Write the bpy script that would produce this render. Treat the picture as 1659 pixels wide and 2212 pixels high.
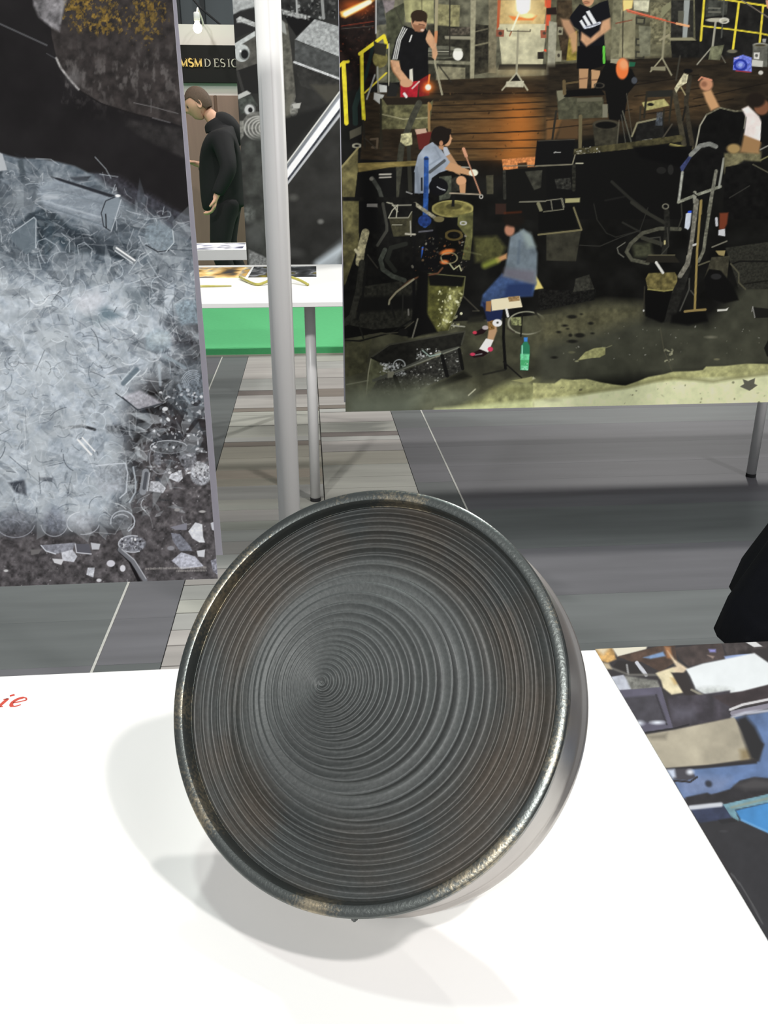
import bpy, bmesh, math, random
import numpy as np
from mathutils import Vector, Matrix, Euler

scene = bpy.context.scene
for o in list(bpy.data.objects):
    bpy.data.objects.remove(o, do_unlink=True)
COL = scene.collection
R = math.radians
PI = math.pi

# ------------------------------------------------------------------ camera
cd = bpy.data.cameras.new('camera')
cam = bpy.data.objects.new('camera', cd)
COL.objects.link(cam)
cam.location = (0, 0, 1.2)
cam.rotation_euler = (R(90 - 21.827), 0, R(-4.818))
cd.sensor_fit = 'VERTICAL'
cd.sensor_height = 36.0
cd.lens = 36.0 * 1900 / 2212
cd.clip_start = 0.02
cd.clip_end = 60
scene.camera = cam

# ------------------------------------------------------------------ world, lights, exposure
W = bpy.data.worlds.new('hall')
scene.world = W
W.use_nodes = True
W.node_tree.nodes['Background'].inputs['Color'].default_value = (0.86, 0.93, 1.0, 1)
W.node_tree.nodes['Background'].inputs['Strength'].default_value = 0.2

def area(name, loc, target, power, size, col=(1, 1, 1)):
    l = bpy.data.lights.new(name, 'AREA')
    l.shape = 'DISK'
    l.size = size
    l.energy = power
    l.color = col
    o = bpy.data.objects.new(name, l)
    COL.objects.link(o)
    o.location = loc
    o.rotation_euler = (Vector(target) - Vector(loc)).to_track_quat('-Z', 'Y').to_euler()
    return o

# ceiling lamps of the exhibition hall, all above or behind the picture; their
# directions follow the overlapping shadows of mould and tables, except behind camera and booth
HZ = 6.5
area('hall_lamp_right_offscreen', (3.2, -1.6, HZ), (0, .6, .8), 240, .40, (1.0, .95, .94))
area('hall_lamp_back_right_offscreen', (2.5, 5.6, HZ), (0, .5, .8), 215, .40, (1.0, .97, .93))
area('hall_lamp_back_left_offscreen', (-.3, 5.0, HZ), (0, .5, .8), 80, .40, (.97, 1.0, .96))
area('hall_lamp_overhead_offscreen', (-.55, 1.6, HZ), (0, .5, .8), 62, .40, (.88, 1.0, .96))
area('hall_lamp_behind_camera_offscreen', (-3.0, -5.5, HZ), (0, 1.8, .8), 470, .5, (1, .99, .97))  # added to brighten the poster fronts; no shadow gives its position
area('hall_lamp_aisle_offscreen', (4.5, 10.5, HZ), (.6, 4.0, 0), 470, .5, (1, .98, .95))
area('hall_lamp_booth_offscreen', (-2.6, 5.4, HZ), (-.8, 8.4, 1.0), 150, .5, (1, .97, .92))  # set to light the booth; no shadow gives its direction

vs = scene.view_settings
vs.view_transform = 'Standard'
vs.look = 'None'
vs.gamma = 1
vs.use_curve_mapping = False
vs.exposure = 0.06

# ------------------------------------------------------------------ helpers
def lin(c):
    c = np.asarray(c, float) / 255.0
    return np.where(c <= .04045, c / 12.92, ((c + .055) / 1.055) ** 2.4)

def mat(name, col, rough=.5, metal=0.0, noise=0.0, scale=20.0, bump=0.0, bscale=200.0, spec=.5, stretch=(1, 1, 1)):
    m = bpy.data.materials.new(name)
    m.use_nodes = True
    nt = m.node_tree
    b = nt.nodes['Principled BSDF']
    rgb = tuple(lin(col))
    b.inputs['Base Color'].default_value = (*rgb, 1)
    b.inputs['Roughness'].default_value = rough
    b.inputs['Metallic'].default_value = metal
    b.inputs['Specular IOR Level'].default_value = spec
    tc = nt.nodes.new('ShaderNodeTexCoord')
    mp = nt.nodes.new('ShaderNodeMapping')
    mp.inputs['Scale'].default_value = stretch
    nt.links.new(tc.outputs['Object'], mp.inputs['Vector'])
    if noise:
        n = nt.nodes.new('ShaderNodeTexNoise')
        n.inputs['Scale'].default_value = scale
        n.inputs['Detail'].default_value = 6
        nt.links.new(mp.outputs['Vector'], n.inputs['Vector'])
        r = nt.nodes.new('ShaderNodeMapRange')
        r.inputs['From Min'].default_value = .25
        r.inputs['From Max'].default_value = .75
        r.inputs['To Min'].default_value = 1 - noise
        r.inputs['To Max'].default_value = 1 + noise
        nt.links.new(n.outputs['Fac'], r.inputs['Value'])
        mx = nt.nodes.new('ShaderNodeVectorMath')
        mx.operation = 'SCALE'
        mx.inputs[0].default_value = rgb
        nt.links.new(r.outputs['Result'], mx.inputs['Scale'])
        nt.links.new(mx.outputs['Vector'], b.inputs['Base Color'])
    if bump:
        n2 = nt.nodes.new('ShaderNodeTexNoise')
        n2.inputs['Scale'].default_value = bscale
        n2.inputs['Detail'].default_value = 4
        nt.links.new(mp.outputs['Vector'], n2.inputs['Vector'])
        bp = nt.nodes.new('ShaderNodeBump')
        bp.inputs['Strength'].default_value = bump
        bp.inputs['Distance'].default_value = .001
        nt.links.new(n2.outputs['Fac'], bp.inputs['Height'])
        nt.links.new(bp.outputs['Normal'], b.inputs['Normal'])
    return m

def print_mat(name, rough=.6, spec=.12):
    m = bpy.data.materials.new(name)
    m.use_nodes = True
    nt = m.node_tree
    b = nt.nodes['Principled BSDF']
    a = nt.nodes.new('ShaderNodeAttribute')
    a.attribute_name = 'print'
    nt.links.new(a.outputs['Color'], b.inputs['Base Color'])
    b.inputs['Roughness'].default_value = rough
    b.inputs['Specular IOR Level'].default_value = spec
    return m

def link_mesh(name, me, m=None, parent=None, smooth=False):
    o = bpy.data.objects.new(name, me)
    COL.objects.link(o)
    if m is not None:
        me.materials.append(m)
    if parent is not None:
        o.parent = parent
    if smooth:
        me.polygons.foreach_set('use_smooth', [True] * len(me.polygons))
    return o

def obj(name, bm, m=None, parent=None, smooth=False):
    me = bpy.data.meshes.new(name)
    bm.normal_update()
    bm.to_mesh(me)
    bm.free()
    return link_mesh(name, me, m, parent, smooth)

def empty(name, loc=(0, 0, 0), rot=(0, 0, 0)):
    o = bpy.data.objects.new(name, None)
    COL.objects.link(o)
    o.location = loc
    o.rotation_euler = rot
    o.empty_display_size = .05
    return o

def tag(o, label=None, cat=None, group=None, kind=None):
    if label: o['label'] = label
    if cat: o['category'] = cat
    if group: o['group'] = group
    if kind: o['kind'] = kind
    return o

def box_bm(x0, x1, y0, y1, z0, z1, bev=0.0, seg=2, bm=None):
    b = bmesh.new()
    bmesh.ops.create_cube(b, size=1)
    for v in b.verts:
        v.co = Vector((x0 + (v.co.x + .5) * (x1 - x0), y0 + (v.co.y + .5) * (y1 - y0), z0 + (v.co.z + .5) * (z1 - z0)))
    if bev:
        bmesh.ops.bevel(b, geom=b.edges[:], offset=bev, segments=seg, affect='EDGES', profile=.6)
    if bm is not None:
        me = bpy.data.meshes.new('t'); b.to_mesh(me); b.free(); bm.from_mesh(me); bpy.data.meshes.remove(me)
        return bm
    return b

def lathe_bm(prof, n=96, close=False):
    """prof: list of (r, z); revolved round Z"""
    bm = bmesh.new()
    rows = []
    for r, z in prof:
        if r < 1e-6:
            rows.append([bm.verts.new((0, 0, z))])
        else:
            rows.append([bm.verts.new((r * math.cos(2 * PI * i / n), r * math.sin(2 * PI * i / n), z)) for i in range(n)])
    for a, b in zip(rows[:-1], rows[1:]):
        for i in range(n):
            j = (i + 1) % n
            if len(a) == 1 and len(b) == 1:
                continue
            if len(a) == 1:
                bm.faces.new((a[0], b[i], b[j]))
            elif len(b) == 1:
                bm.faces.new((a[i], b[0], a[j]))
            else:
                bm.faces.new((a[i], b[i], b[j], a[j]))
    bmesh.ops.recalc_face_normals(bm, faces=bm.faces[:])
    return bm

def tube_bm(pts, rad, n=12, bm=None):
    """round tube along a polyline; rad number or list"""
    bm = bm or bmesh.new()
    pts = [Vector(p) for p in pts]
    rr = rad if isinstance(rad, (list, tuple)) else [rad] * len(pts)
    rings = []
    up = Vector((0, 0, 1))
    for i, p in enumerate(pts):
        d = (pts[min(i + 1, len(pts) - 1)] - pts[max(i - 1, 0)]).normalized()
        a = d.cross(up)
        if a.length < 1e-3:
            a = d.cross(Vector((1, 0, 0)))
        a.normalize()
        b = d.cross(a).normalized()
        rings.append([bm.verts.new(p + rr[i] * (math.cos(2 * PI * k / n) * a + math.sin(2 * PI * k / n) * b)) for k in range(n)])
    for p, q in zip(rings[:-1], rings[1:]):
        for k in range(n):
            bm.faces.new((p[k], q[k], q[(k + 1) % n], p[(k + 1) % n]))
    bm.faces.new(rings[0][::-1])
    bm.faces.new(rings[-1])
    bmesh.ops.recalc_face_normals(bm, faces=bm.faces[:])
    return bm

# ------------------------------------------------------------------ flat print painting (numpy, on the sheet's own grid)
_rng = np.random.default_rng(5)
_LAT = _rng.random((16, 128, 128))

def vnoise(x, y, seed=0, octv=4, gain=.5):
    out = 0; amp = 1; tot = 0
    for k in range(octv):
        L = _LAT[(seed * 3 + k) % 16]
        xi = np.floor(x).astype(int); yi = np.floor(y).astype(int)
        fx = x - xi; fy = y - yi
        fx = fx * fx * (3 - 2 * fx); fy = fy * fy * (3 - 2 * fy)
        ox = seed * 17 + k * 29
        a = L[(yi + ox) % 128, (xi + ox) % 128]; b = L[(yi + ox) % 128, (xi + 1 + ox) % 128]
        c = L[(yi + 1 + ox) % 128, (xi + ox) % 128]; d = L[(yi + 1 + ox) % 128, (xi + 1 + ox) % 128]
        out = out + amp * ((a * (1 - fx) + b * fx) * (1 - fy) + (c * (1 - fx) + d * fx) * fy)
        tot += amp; amp *= gain; x = x * 2.03; y = y * 2.03
    return out / tot

class Canvas:
    """paints flat print in design coordinates (x right, y down)"""
    def __init__(s, X, Y, base):
        s.x = X.ravel(); s.y = Y.ravel()
        s.c = np.empty((s.x.size, 3)); s.c[:] = base
        s.ox = s.oy = 0.0; s.k = 1.0; s.wmin = .9
    def view(s, ox, oy, k): s.ox, s.oy, s.k = ox, oy, k
    def P(s, pts): return np.asarray(pts, float) * s.k + (s.ox, s.oy)
    def near(s, p, m):
        lo = p.min(0) - m; hi = p.max(0) + m
        return np.nonzero((s.x > lo[0]) & (s.x < hi[0]) & (s.y > lo[1]) & (s.y < hi[1]))[0]
    def blend(s, i, col, cov, tex=None):
        col = np.asarray(col, float)
        if tex:
            n = vnoise(s.x[i] / tex[0], s.y[i] / (tex[2] if len(tex) > 2 else tex[0]), int(col.sum()) % 11)
            col = np.clip(col * (1 + tex[1] * (n[:, None] - .5) * 2), 0, 255)
        s.c[i] += (col - s.c[i]) * cov[:, None]
    def poly(s, pts, col, a=1.0, soft=1.6, tex=None):
        p = s.P(pts); i = s.near(p, soft)
        if not i.size: return
        x = s.x[i]; y = s.y[i]; ins = np.zeros(i.size, bool); d = np.full(i.size, 1e9)
        for q, r in zip(p, np.roll(p, -1, 0)):
            e = r - q; L = e @ e + 1e-12
            t = np.clip(((x - q[0]) * e[0] + (y - q[1]) * e[1]) / L, 0, 1)
            d = np.minimum(d, (x - q[0] - t * e[0]) ** 2 + (y - q[1] - t * e[1]) ** 2)
            if q[1] != r[1]:
                c = (q[1] > y) != (r[1] > y)
                ins ^= c & (x < (r[0] - q[0]) * (y - q[1]) / (r[1] - q[1]) + q[0])
        d = np.sqrt(d) * np.where(ins, 1, -1)
        s.blend(i, col, np.clip(.5 + d / soft, 0, 1) * a, tex)
    def line(s, pts, w, col, a=1.0, soft=1.4, tex=None):
        p = s.P(pts); w = w * s.k; a = a * min(1.0, w / s.wmin); w = max(w, s.wmin); i = s.near(p, w + soft)
        if not i.size: return
        x = s.x[i]; y = s.y[i]; d = np.full(i.size, 1e9)
        for q, r in zip(p[:-1], p[1:]):
            e = r - q; L = e @ e + 1e-12
            t = np.clip(((x - q[0]) * e[0] + (y - q[1]) * e[1]) / L, 0, 1)
            d = np.minimum(d, (x - q[0] - t * e[0]) ** 2 + (y - q[1] - t * e[1]) ** 2)
        s.blend(i, col, np.clip(.5 + (w / 2 - np.sqrt(d)) / soft, 0, 1) * a, tex)
    def ell(s, cx, cy, rx, ry, col, a=1.0, soft=1.6, rot=0.0, tex=None, ring=None):
        c = s.P([(cx, cy)])[0]; rx = rx * s.k; ry = ry * s.k; m = max(rx, ry) + soft
        i = s.near(np.array([c - m, c + m]), 0)
        if not i.size: return
        x = s.x[i] - c[0]; y = s.y[i] - c[1]
        u = x * math.cos(rot) + y * math.sin(rot); v = -x * math.sin(rot) + y * math.cos(rot)
        q = np.sqrt((u / rx) ** 2 + (v / ry) ** 2)
        d = (1 - q) * min(rx, ry)
        if ring: d = ring * s.k / 2 - np.abs(d)
        s.blend(i, col, np.clip(.5 + d / soft, 0, 1) * a, tex)
    def glow(s, cx, cy, rx, ry, col, a=1.0):
        c = s.P([(cx, cy)])[0]; rx *= s.k; ry *= s.k
        i = s.near(np.array([c - (3 * rx, 3 * ry), c + (3 * rx, 3 * ry)]), 0)
        if not i.size: return
        g = np.exp(-((s.x[i] - c[0]) / rx) ** 2 - ((s.y[i] - c[1]) / ry) ** 2)
        s.blend(i, col, g * a)
    def specks(s, n, box, size, cols, seed, a=(.4, 1.0), inside=None):
        r = random.Random(seed)
        for _ in range(n):
            x = r.uniform(box[0], box[2]); y = r.uniform(box[1], box[3])
            if inside and not inside(x, y): continue
            z = r.uniform(*size)
            s.ell(x, y, z * r.uniform(.5, 1.5), z * r.uniform(.4, 1.0), r.choice(cols), r.uniform(*a), 1.2, r.uniform(0, PI))

def grid_print(name, xs, zs, H, to3, paint, gain, m, parent, base):
    """a printed sheet: fine grid with the colour attribute 'print'"""
    A, B = np.meshgrid(xs, zs)
    w = H[2][0] * A + H[2][1] * B + H[2][2]
    PX = (H[0][0] * A + H[0][1] * B + H[0][2]) / w
    PY = (H[1][0] * A + H[1][1] * B + H[1][2]) / w
    c = Canvas(PX, PY, base)
    c.wmin = 1.25 * float(np.median(np.abs(np.diff(PX[len(zs) // 3]))))
    paint(c)
    nx, nz = len(xs), len(zs)
    co = to3(A.ravel(), B.ravel())
    me = bpy.data.meshes.new(name)
    k = np.arange(nx * nz).reshape(nz, nx)
    f = np.stack([k[:-1, :-1], k[:-1, 1:], k[1:, 1:], k[1:, :-1]], -1).reshape(-1, 4)
    me.vertices.add(nx * nz); me.vertices.foreach_set('co', co.astype(np.float32).ravel())
    me.loops.add(f.size); me.loops.foreach_set('vertex_index', f.ravel().astype(np.int32))
    me.polygons.add(len(f)); me.polygons.foreach_set('loop_start', np.arange(0, f.size, 4, dtype=np.int32))
    me.polygons.foreach_set('loop_total', np.full(len(f), 4, np.int32))
    me.update(calc_edges=True)
    ca = me.color_attributes.new('print', 'FLOAT_COLOR', 'POINT')
    col = np.ones((nx * nz, 4), np.float32)
    col[:, :3] = np.clip(lin(np.clip(c.c, 0, 255)) * gain, 0, .92)
    ca.data.foreach_set('color', col.ravel())
    return link_mesh(name, me, m, parent)

# ------------------------------------------------------------------ the prints
SK = (196, 152, 116)

def paint_glassworks(c):
    BK = (13, 13, 12)
    n = vnoise(c.x / 40, c.y / 40, 1)
    c.c += (n[:, None] - .5) * 26
    Z3 = (720, 0, .2893); Z4 = (1180, 0, .2887); Z5 = (720, 440, .2893); Z6 = (1180, 440, .2887)
    # ---------- upper left: wall, furnace, timber deck
    c.view(*Z3)
    c.poly([(0, 0), (320, 0), (320, 640), (0, 700)], (24, 16, 13), tex=(9, .8))
    c.specks(90, (30, 30, 310, 500), (2, 9), [(90, 80, 72), (60, 30, 20), (120, 60, 40)], 3, (.2, .7))
    c.line([(60, 195), (300, 160)], 8, (150, 60, 40), .6); c.line([(60, 215), (300, 195)], 6, (70, 65, 60))
    c.glow(170, 50, 120, 60, (200, 90, 30), .8)
    c.poly([(50, 90), (250, 0), (310, 0), (230, 60), (90, 135), (60, 125)], (255, 190, 90), soft=5)
    c.line([(90, 105), (270, 15)], 34, (255, 245, 210), soft=4)
    c.poly([(320, -900), (1659, -900), (1659, 570), (320, 620)], (96, 95, 78), tex=(14, .45))
    c.poly([(320, 0), (400, 0), (380, 90), (400, 180), (320, 190)], (70, 72, 70), tex=(8, .4))
    c.poly([(395, 90), (530, 20), (530, 600), (400, 620)], (66, 68, 52), tex=(10, .5))
    c.poly([(365, 0), (460, 0), (450, 60), (390, 100)], (120, 112, 112), tex=(8, .3))
    c.poly([(525, 0), (750, 0), (750, 175), (540, 165)], (152, 150, 108), tex=(12, .3))
    c.line([(660, 0), (660, 170)], 5, (70, 68, 50)); c.line([(460, 60), (520, 200)], 10, (60, 60, 48))
    c.poly([(770, 30), (945, 40), (940, 215), (770, 190)], (132, 128, 92), tex=(7, .4))
    c.poly([(700, 185), (1025, 205), (1025, 610), (700, 620)], (48, 47, 38), tex=(9, .6))
    c.ell(820, 390, 150, 48, (96, 96, 82), tex=(8, .3)); c.ell(820, 400, 120, 30, (60, 60, 50))
    c.poly([(830, 268), (1030, 272), (1030, 296), (835, 292)], (142, 138, 118))
    c.poly([(860, 215), (1020, 200), (1020, 260), (860, 262)], (78, 72, 62), tex=(5, .6))
    c.line([(690, 380), (860, 385)], 6, (170, 168, 150)); c.line([(690, 402), (880, 402)], 4, (150, 148, 130))
    c.line([(690, 462), (1030, 472)], 26, (120, 118, 98), tex=(7, .3))
    c.poly([(780, 495), (985, 505), (985, 600), (765, 600)], (128, 124, 100), tex=(9, .3))
    c.poly([(1060, 180), (1160, 190), (1160, 540), (1040, 560)], (44, 42, 34), tex=(7, .7))
    c.line([(1060, 340), (1150, 320)], 12, (120, 116, 92)); c.line([(1050, 240), (1150, 215)], 10, (100, 96, 78))
    c.line([(870, 0), (868, 420)], 9, (42, 40, 34))
    c.poly([(1025, 0), (1066, 0), (1050, 612), (1020, 612)], (152, 148, 122), tex=(6, .15))
    c.poly([(1160, 0), (1228, 0), (1212, 545), (1158, 545)], (116, 110, 88), tex=(8, .3))
    c.ell(930, 408, 38, 44, (232, 232, 218)); c.ell(930, 372, 30, 12, (205, 206, 192))
    c.poly([(1225, 0), (1600, 0), (1572, 185), (1240, 180)], (184, 158, 104), tex=(12, .25))
    c.poly([(1228, 180), (1592, 180), (1562, 485), (1258, 480)], (188, 184, 152), tex=(14, .22))
    c.poly([(1226, 0), (1250, 0), (1238, 200), (1220, 220)], (170, 80, 48))
    c.poly([(1578, 0), (1628, 0), (1618, 48), (1578, 52)], (214, 84, 48)); c.poly([(1590, 98), (1622, 98), (1610, 232), (1580, 240)], (220, 92, 60))
    c.poly([(1590, 55), (1659, 58), (1659, 100), (1600, 95)], (40, 30, 26))
    c.poly([(1216, 222), (1276, 224), (1272, 276), (1216, 272)], (134, 78, 60)); c.ell(1246, 250, 14, 14, (60, 50, 42))
    c.poly([(1545, 226), (1600, 226), (1598, 285), (1548, 285)], (150, 84, 62)); c.ell(1575, 248, 12, 12, (70, 60, 50))
    c.poly([(1240, 480), (1590, 480), (1600, 520), (1230, 520)], (30, 28, 24))
    c.poly([(1595, 100), (1659, 100), (1645, 562), (1590, 562)], (142, 140, 118), tex=(7, .2))
    c.poly([(1525, 390), (1572, 385), (1570, 440), (1525, 440)], (40, 36, 30)); c.line([(1580, 375), (1600, 385)], 16, (225, 70, 40))
    c.glow(1415, 60, 120, 120, (255, 232, 170), .8)
    c.poly([(1358, -60), (1478, -60), (1466, 72), (1440, 104), (1400, 108), (1370, 80)], (255, 255, 244), soft=4)
    c.poly([(1310, 118), (1400, 128), (1520, 118), (1490, 152), (1340, 152)], (228, 128, 62), soft=4); c.ell(1455, 120, 50, 18, (255, 226, 160), soft=3)
    c.line([(1386, 100), (1330, 235)], 13, (255, 240, 200)); c.line([(1330, 235), (1316, 268)], 8, (140, 80, 50))
    # deck
    c.poly([(240, 700), (720, 600), (1659, 560), (1659, 1060), (1560, 1190), (900, 1200), (560, 1200), (200, 1190)], (44, 36, 25), tex=(22, .4, 5))
    c.poly([(720, 760), (1659, 720), (1659, 1190), (900, 1200), (720, 1000)], (72, 57, 36), tex=(30, .4, 4))
    c.glow(1400, 540, 200, 40, (176, 158, 116), .75)
    for cx, cy, rx, ry, a in ((1390, 850, 130, 130, .75), (1400, 1040, 120, 120, .8), (1250, 1000, 260, 200, .35), (1350, 1160, 140, 50, .6)):
        c.glow(cx, cy, rx, ry, (190, 112, 46), a)
    for y0, y1 in ((700, 690), (790, 758), (842, 806), (892, 868), (1004, 972), (1056, 1040), (1112, 1100)):
        c.line([(720, y0), (1180, (y0 + y1) / 2 + 4), (1645, y1)], 8 if y0 != 1004 else 11, (24, 18, 12), .85)
    c.specks(120, (740, 620, 1640, 1180), (2, 8), [(30, 24, 16), (110, 84, 50)], 8, (.2, .6))
    # stand in front of the furnace
    c.line([(1380, 230), (1368, 545)], 15, (152, 148, 124)); c.line([(1294, 215), (1300, 232), (1470, 236), (1470, 222)], 7, (74, 66, 52))
    c.poly([(1322, 605), (1368, 548), (1412, 605)], (28, 26, 22))
    c.line([(1368, 545), (1260, 672)], 12, (164, 160, 136)); c.line([(1368, 545), (1450, 672)], 12, (176, 172, 146))
    c.poly([(1292, 608), (1422, 604), (1420, 652), (1284, 650)], (182, 178, 154), tex=(6, .15))
    # yellow railings
    YL = (222, 206, 52)
    c.line([(190, 700), (160, 800), (165, 920)], 40, (26, 40, 36)); c.line([(300, 330), (245, 560), (180, 720)], 26, (22, 36, 34))
    c.line([(35, 505), (70, 470), (112, 460)], 22, YL); c.line([(76, 470), (98, 920)], 32, YL, tex=(8, .15))
    c.line([(198, 402), (378, 268), (402, 350)], 26, YL); c.line([(212, 402), (216, 690), (228, 890)], 26, YL, tex=(8, .15))
    c.line([(235, 692), (396, 545)], 13, (206, 190, 60))
    c.ell(350, 440, 56, 66, (112, 106, 62), tex=(9, .4)); c.poly([(300, 300), (330, 320), (400, 330), (390, 420), (310, 400)], (44, 42, 34))
    c.line([(318, 0), (318, 250)], 8, (196, 198, 196)); c.line([(415, 330), (415, 640)], 9, (176, 172, 150)); c.line([(330, 500), (335, 690)], 10, (150, 150, 140))
    c.line([(310, 560), (250, 740)], 12, (150, 152, 148)); c.poly([(305, 690), (380, 710), (350, 780), (300, 740)], (180, 182, 176))
    c.poly([(340, 630), (400, 640), (400, 690), (345, 690)], (190, 192, 186)); c.poly([(420, 610), (490, 640), (470, 720), (400, 720)], (30, 30, 28))
    # man in the black shirt
    c.line([(772, 0), (766, 260)], 22, (156, 148, 118)); c.line([(768, 240), (762, 330)], 22, (190, 130, 90))
    c.line([(762, 330), (758, 470), (812, 705)], 15, (150, 146, 122)); c.line([(780, 480), (880, 612)], 9, (40, 38, 32))
    c.poly([(430, 440), (470, 285), (530, 190), (600, 215), (680, 200), (712, 250), (706, 430), (712, 590), (640, 615), (560, 615), (500, 600), (495, 452)], (15, 15, 16), tex=(9, .3))
    for k in range(3):
        c.line([(520 + 14 * k, 205 + 6 * k), (478 + 12 * k, 300), (446 + 14 * k, 442)], 8, (205, 206, 200))
    c.line([(585, 265), (570, 310)], 10, (220, 220, 214))
    c.poly([(425, 448), (490, 455), (505, 520), (560, 590), (610, 625), (590, 655), (530, 640), (445, 530)], SK, tex=(10, .12)); c.line([(430, 470), (445, 530), (520, 630)], 12, (150, 104, 70), .7)
    c.poly([(688, 290), (700, 250), (715, 220), (752, 280), (780, 400), (762, 450), (738, 430), (736, 366), (700, 320)], SK, tex=(10, .12))
    c.ell(640, 165, 58, 72, (186, 140, 108)); c.poly([(590, 180), (690, 200), (670, 240), (610, 235)], (140, 98, 72)); c.ell(640, 118, 62, 44, (46, 34, 24)); c.poly([(578, 120), (592, 180), (610, 150)], (46, 34, 24)); c.poly([(640, 120), (702, 130), (694, 176), (660, 150)], (46, 34, 24))
    c.line([(640, 182), (680, 190)], 8, (90, 60, 44)); c.ell(665, 225, 14, 8, (220, 190, 170))
    c.poly([(500, 625), (640, 602), (625, 725), (500, 725)], (160, 30, 42), tex=(8, .3)); c.poly([(640, 600), (722, 550), (716, 712), (640, 722)], (104, 22, 26), tex=(8, .4))
    c.poly([(568, 520), (592, 512), (596, 612), (568, 608)], (208, 206, 190)); c.line([(530, 700), (545, 722)], 20, (220, 215, 210)); c.line([(590, 660), (640, 610)], 12, (205, 180, 170))
    c.ell(545, 620, 48, 32, SK); c.line([(718, 560), (708, 640)], 12, (255, 130, 60)); c.glow(708, 652, 44, 44, (255, 130, 50), .9); c.ell(708, 652, 22, 22, (255, 246, 214), soft=3)
    # trough on trestle
    c.poly([(350, 735), (745, 745), (715, 960), (350, 966)], (92, 90, 62), tex=(8, .5)); c.poly([(362, 730), (750, 738), (712, 778), (400, 785)], (34, 28, 20))
    c.line([(350, 850), (520, 890), (700, 880)], 8, (170, 166, 130), .8); c.line([(355, 745), (355, 1110)], 16, (40, 38, 28)); c.line([(712, 770), (715, 990)], 18, (150, 120, 80)); c.ell(722, 800, 12, 28, (150, 110, 60))
    c.line([(640, 770), (590, 880), (510, 1090), (455, 1560)], 46, (62, 62, 52), tex=(6, .3)); c.line([(560, 1060), (575, 1420)], 30, (52, 52, 44))
    c.poly([(505, 1000), (585, 990), (590, 1080), (540, 1090), (500, 1060)], (176, 172, 132), tex=(5, .5))
    c.poly([(616, 985), (735, 985), (705, 1115), (640, 1115)], (92, 34, 30)); c.poly([(608, 966), (690, 958), (700, 990), (622, 1004)], (190, 160, 138))
    c.poly([(120, 980), (210, 940), (210, 1000), (125, 1040)], (74, 72, 60)); c.line([(280, 1040), (330, 1035), (325, 1105), (290, 1100)], 16, (90, 78, 62)); c.ell(175, 1088, 28, 14, (150, 148, 130), ring=10)
    c.line([(225, 900), (235, 1100)], 14, (36, 34, 28)); c.line([(235, 1030), (320, 1110)], 7, (56, 52, 44))
    c.poly([(60, 1250), (185, 1100), (182, 1300), (160, 1470), (150, 1640), (70, 1640)], (104, 98, 64), tex=(14, .5)); c.line([(60, 1250), (185, 1105)], 14, (140, 132, 92))
    c.poly([(182, 1218), (420, 1210), (620, 1200), (620, 1238), (420, 1250), (185, 1286)], (128, 114, 66), tex=(14, .3, 4))
    c.poly([(180, 1290), (470, 1270), (470, 1640), (150, 1640)], (14, 14, 13)); c.line([(345, 1302), (430, 1300)], 12, (176, 172, 160)); c.line([(345, 1326), (430, 1322)], 10, (176, 172, 160))
    c.poly([(165, 1490), (440, 1500), (440, 1600), (165, 1600)], (46, 46, 44)); c.ell(270, 1520, 24, 40, (112, 110, 106)); c.ell(322, 1520, 18, 40, (104, 102, 98))
    c.line([(290, 1330), (340, 1410), (400, 1590)], 30, (66, 68, 62), tex=(6, .3)); c.ell(285, 1335, 16, 14, (120, 118, 108))
    c.line([(440, 1540), (580, 1535), (600, 1590)], 9, (170, 168, 150)); c.line([(430, 1540), (470, 1620)], 8, (160, 158, 140))
    # seated man in grey shirt
    c.poly([(815, 1095), (870, 1140), (930, 1230), (950, 1310), (905, 1290), (850, 1190)], (172, 134, 98)); c.poly([(812, 1095), (850, 1100), (872, 1150), (835, 1170)], (176, 182, 190))
    c.poly([(740, 1060), (800, 1110), (880, 1222), (850, 1270), (790, 1290), (735, 1330), (715, 1445), (602, 1442), (598, 1300), (632, 1160), (680, 1095)], (150, 160, 172), tex=(16, .14))
    c.line([(620, 1250), (640, 1440)], 22, (120, 130, 142), .5); c.line([(760, 1100), (800, 1180), (720, 1230)], 14, (122, 132, 144), .5)
    c.poly([(832, 1262), (870, 1212), (930, 1230), (1035, 1280), (1020, 1312), (930, 1290), (860, 1275)], (190, 146, 106))
    c.poly([(790, 1320), (880, 1310), (900, 1400), (870, 1480), (790, 1500)], (74, 78, 66), tex=(7, .5)); c.poly([(880, 1330), (950, 1310), (950, 1420), (880, 1440)], (42, 42, 36), tex=(6, .5))
    c.ell(955, 1350, 38, 36, (206, 156, 116)); c.poly([(940, 1380), (990, 1370), (985, 1450), (945, 1440)], (190, 144, 104))
    c.poly([(780, 1070), (830, 1060), (820, 1120), (790, 1110)], (176, 132, 98)); c.ell(848, 1040, 34, 52, (196, 150, 112)); c.poly([(870, 1010), (890, 1035), (870, 1050)], (196, 150, 112)); c.ell(800, 1015, 70, 74, (26, 20, 16)); c.poly([(800, 945), (882, 965), (878, 1000), (830, 1020)], (26, 20, 16)); c.ell(805, 1070, 14, 20, (180, 130, 96))
    c.ell(1046, 1290, 34, 26, (232, 230, 206)); c.line([(972, 1112), (992, 1165)], 24, (204, 150, 118)); c.line([(990, 1165), (1098, 1450)], 10, (186, 136, 108)); c.ell(1104, 1468, 12, 13, (190, 186, 176), ring=7)
    c.ell(785, 1395, 72, 66, (14, 14, 17)); c.line([(720, 1285), (830, 1200)], 22, (76, 80, 82)); c.line([(775, 1395), (800, 1410), (835, 1420)], 7, (190, 192, 196))
    c.line([(870, 1442), (1098, 1452)], 11, (156, 144, 124)); c.line([(960, 1248), (1015, 1250)], 10, (150, 148, 136))
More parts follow.
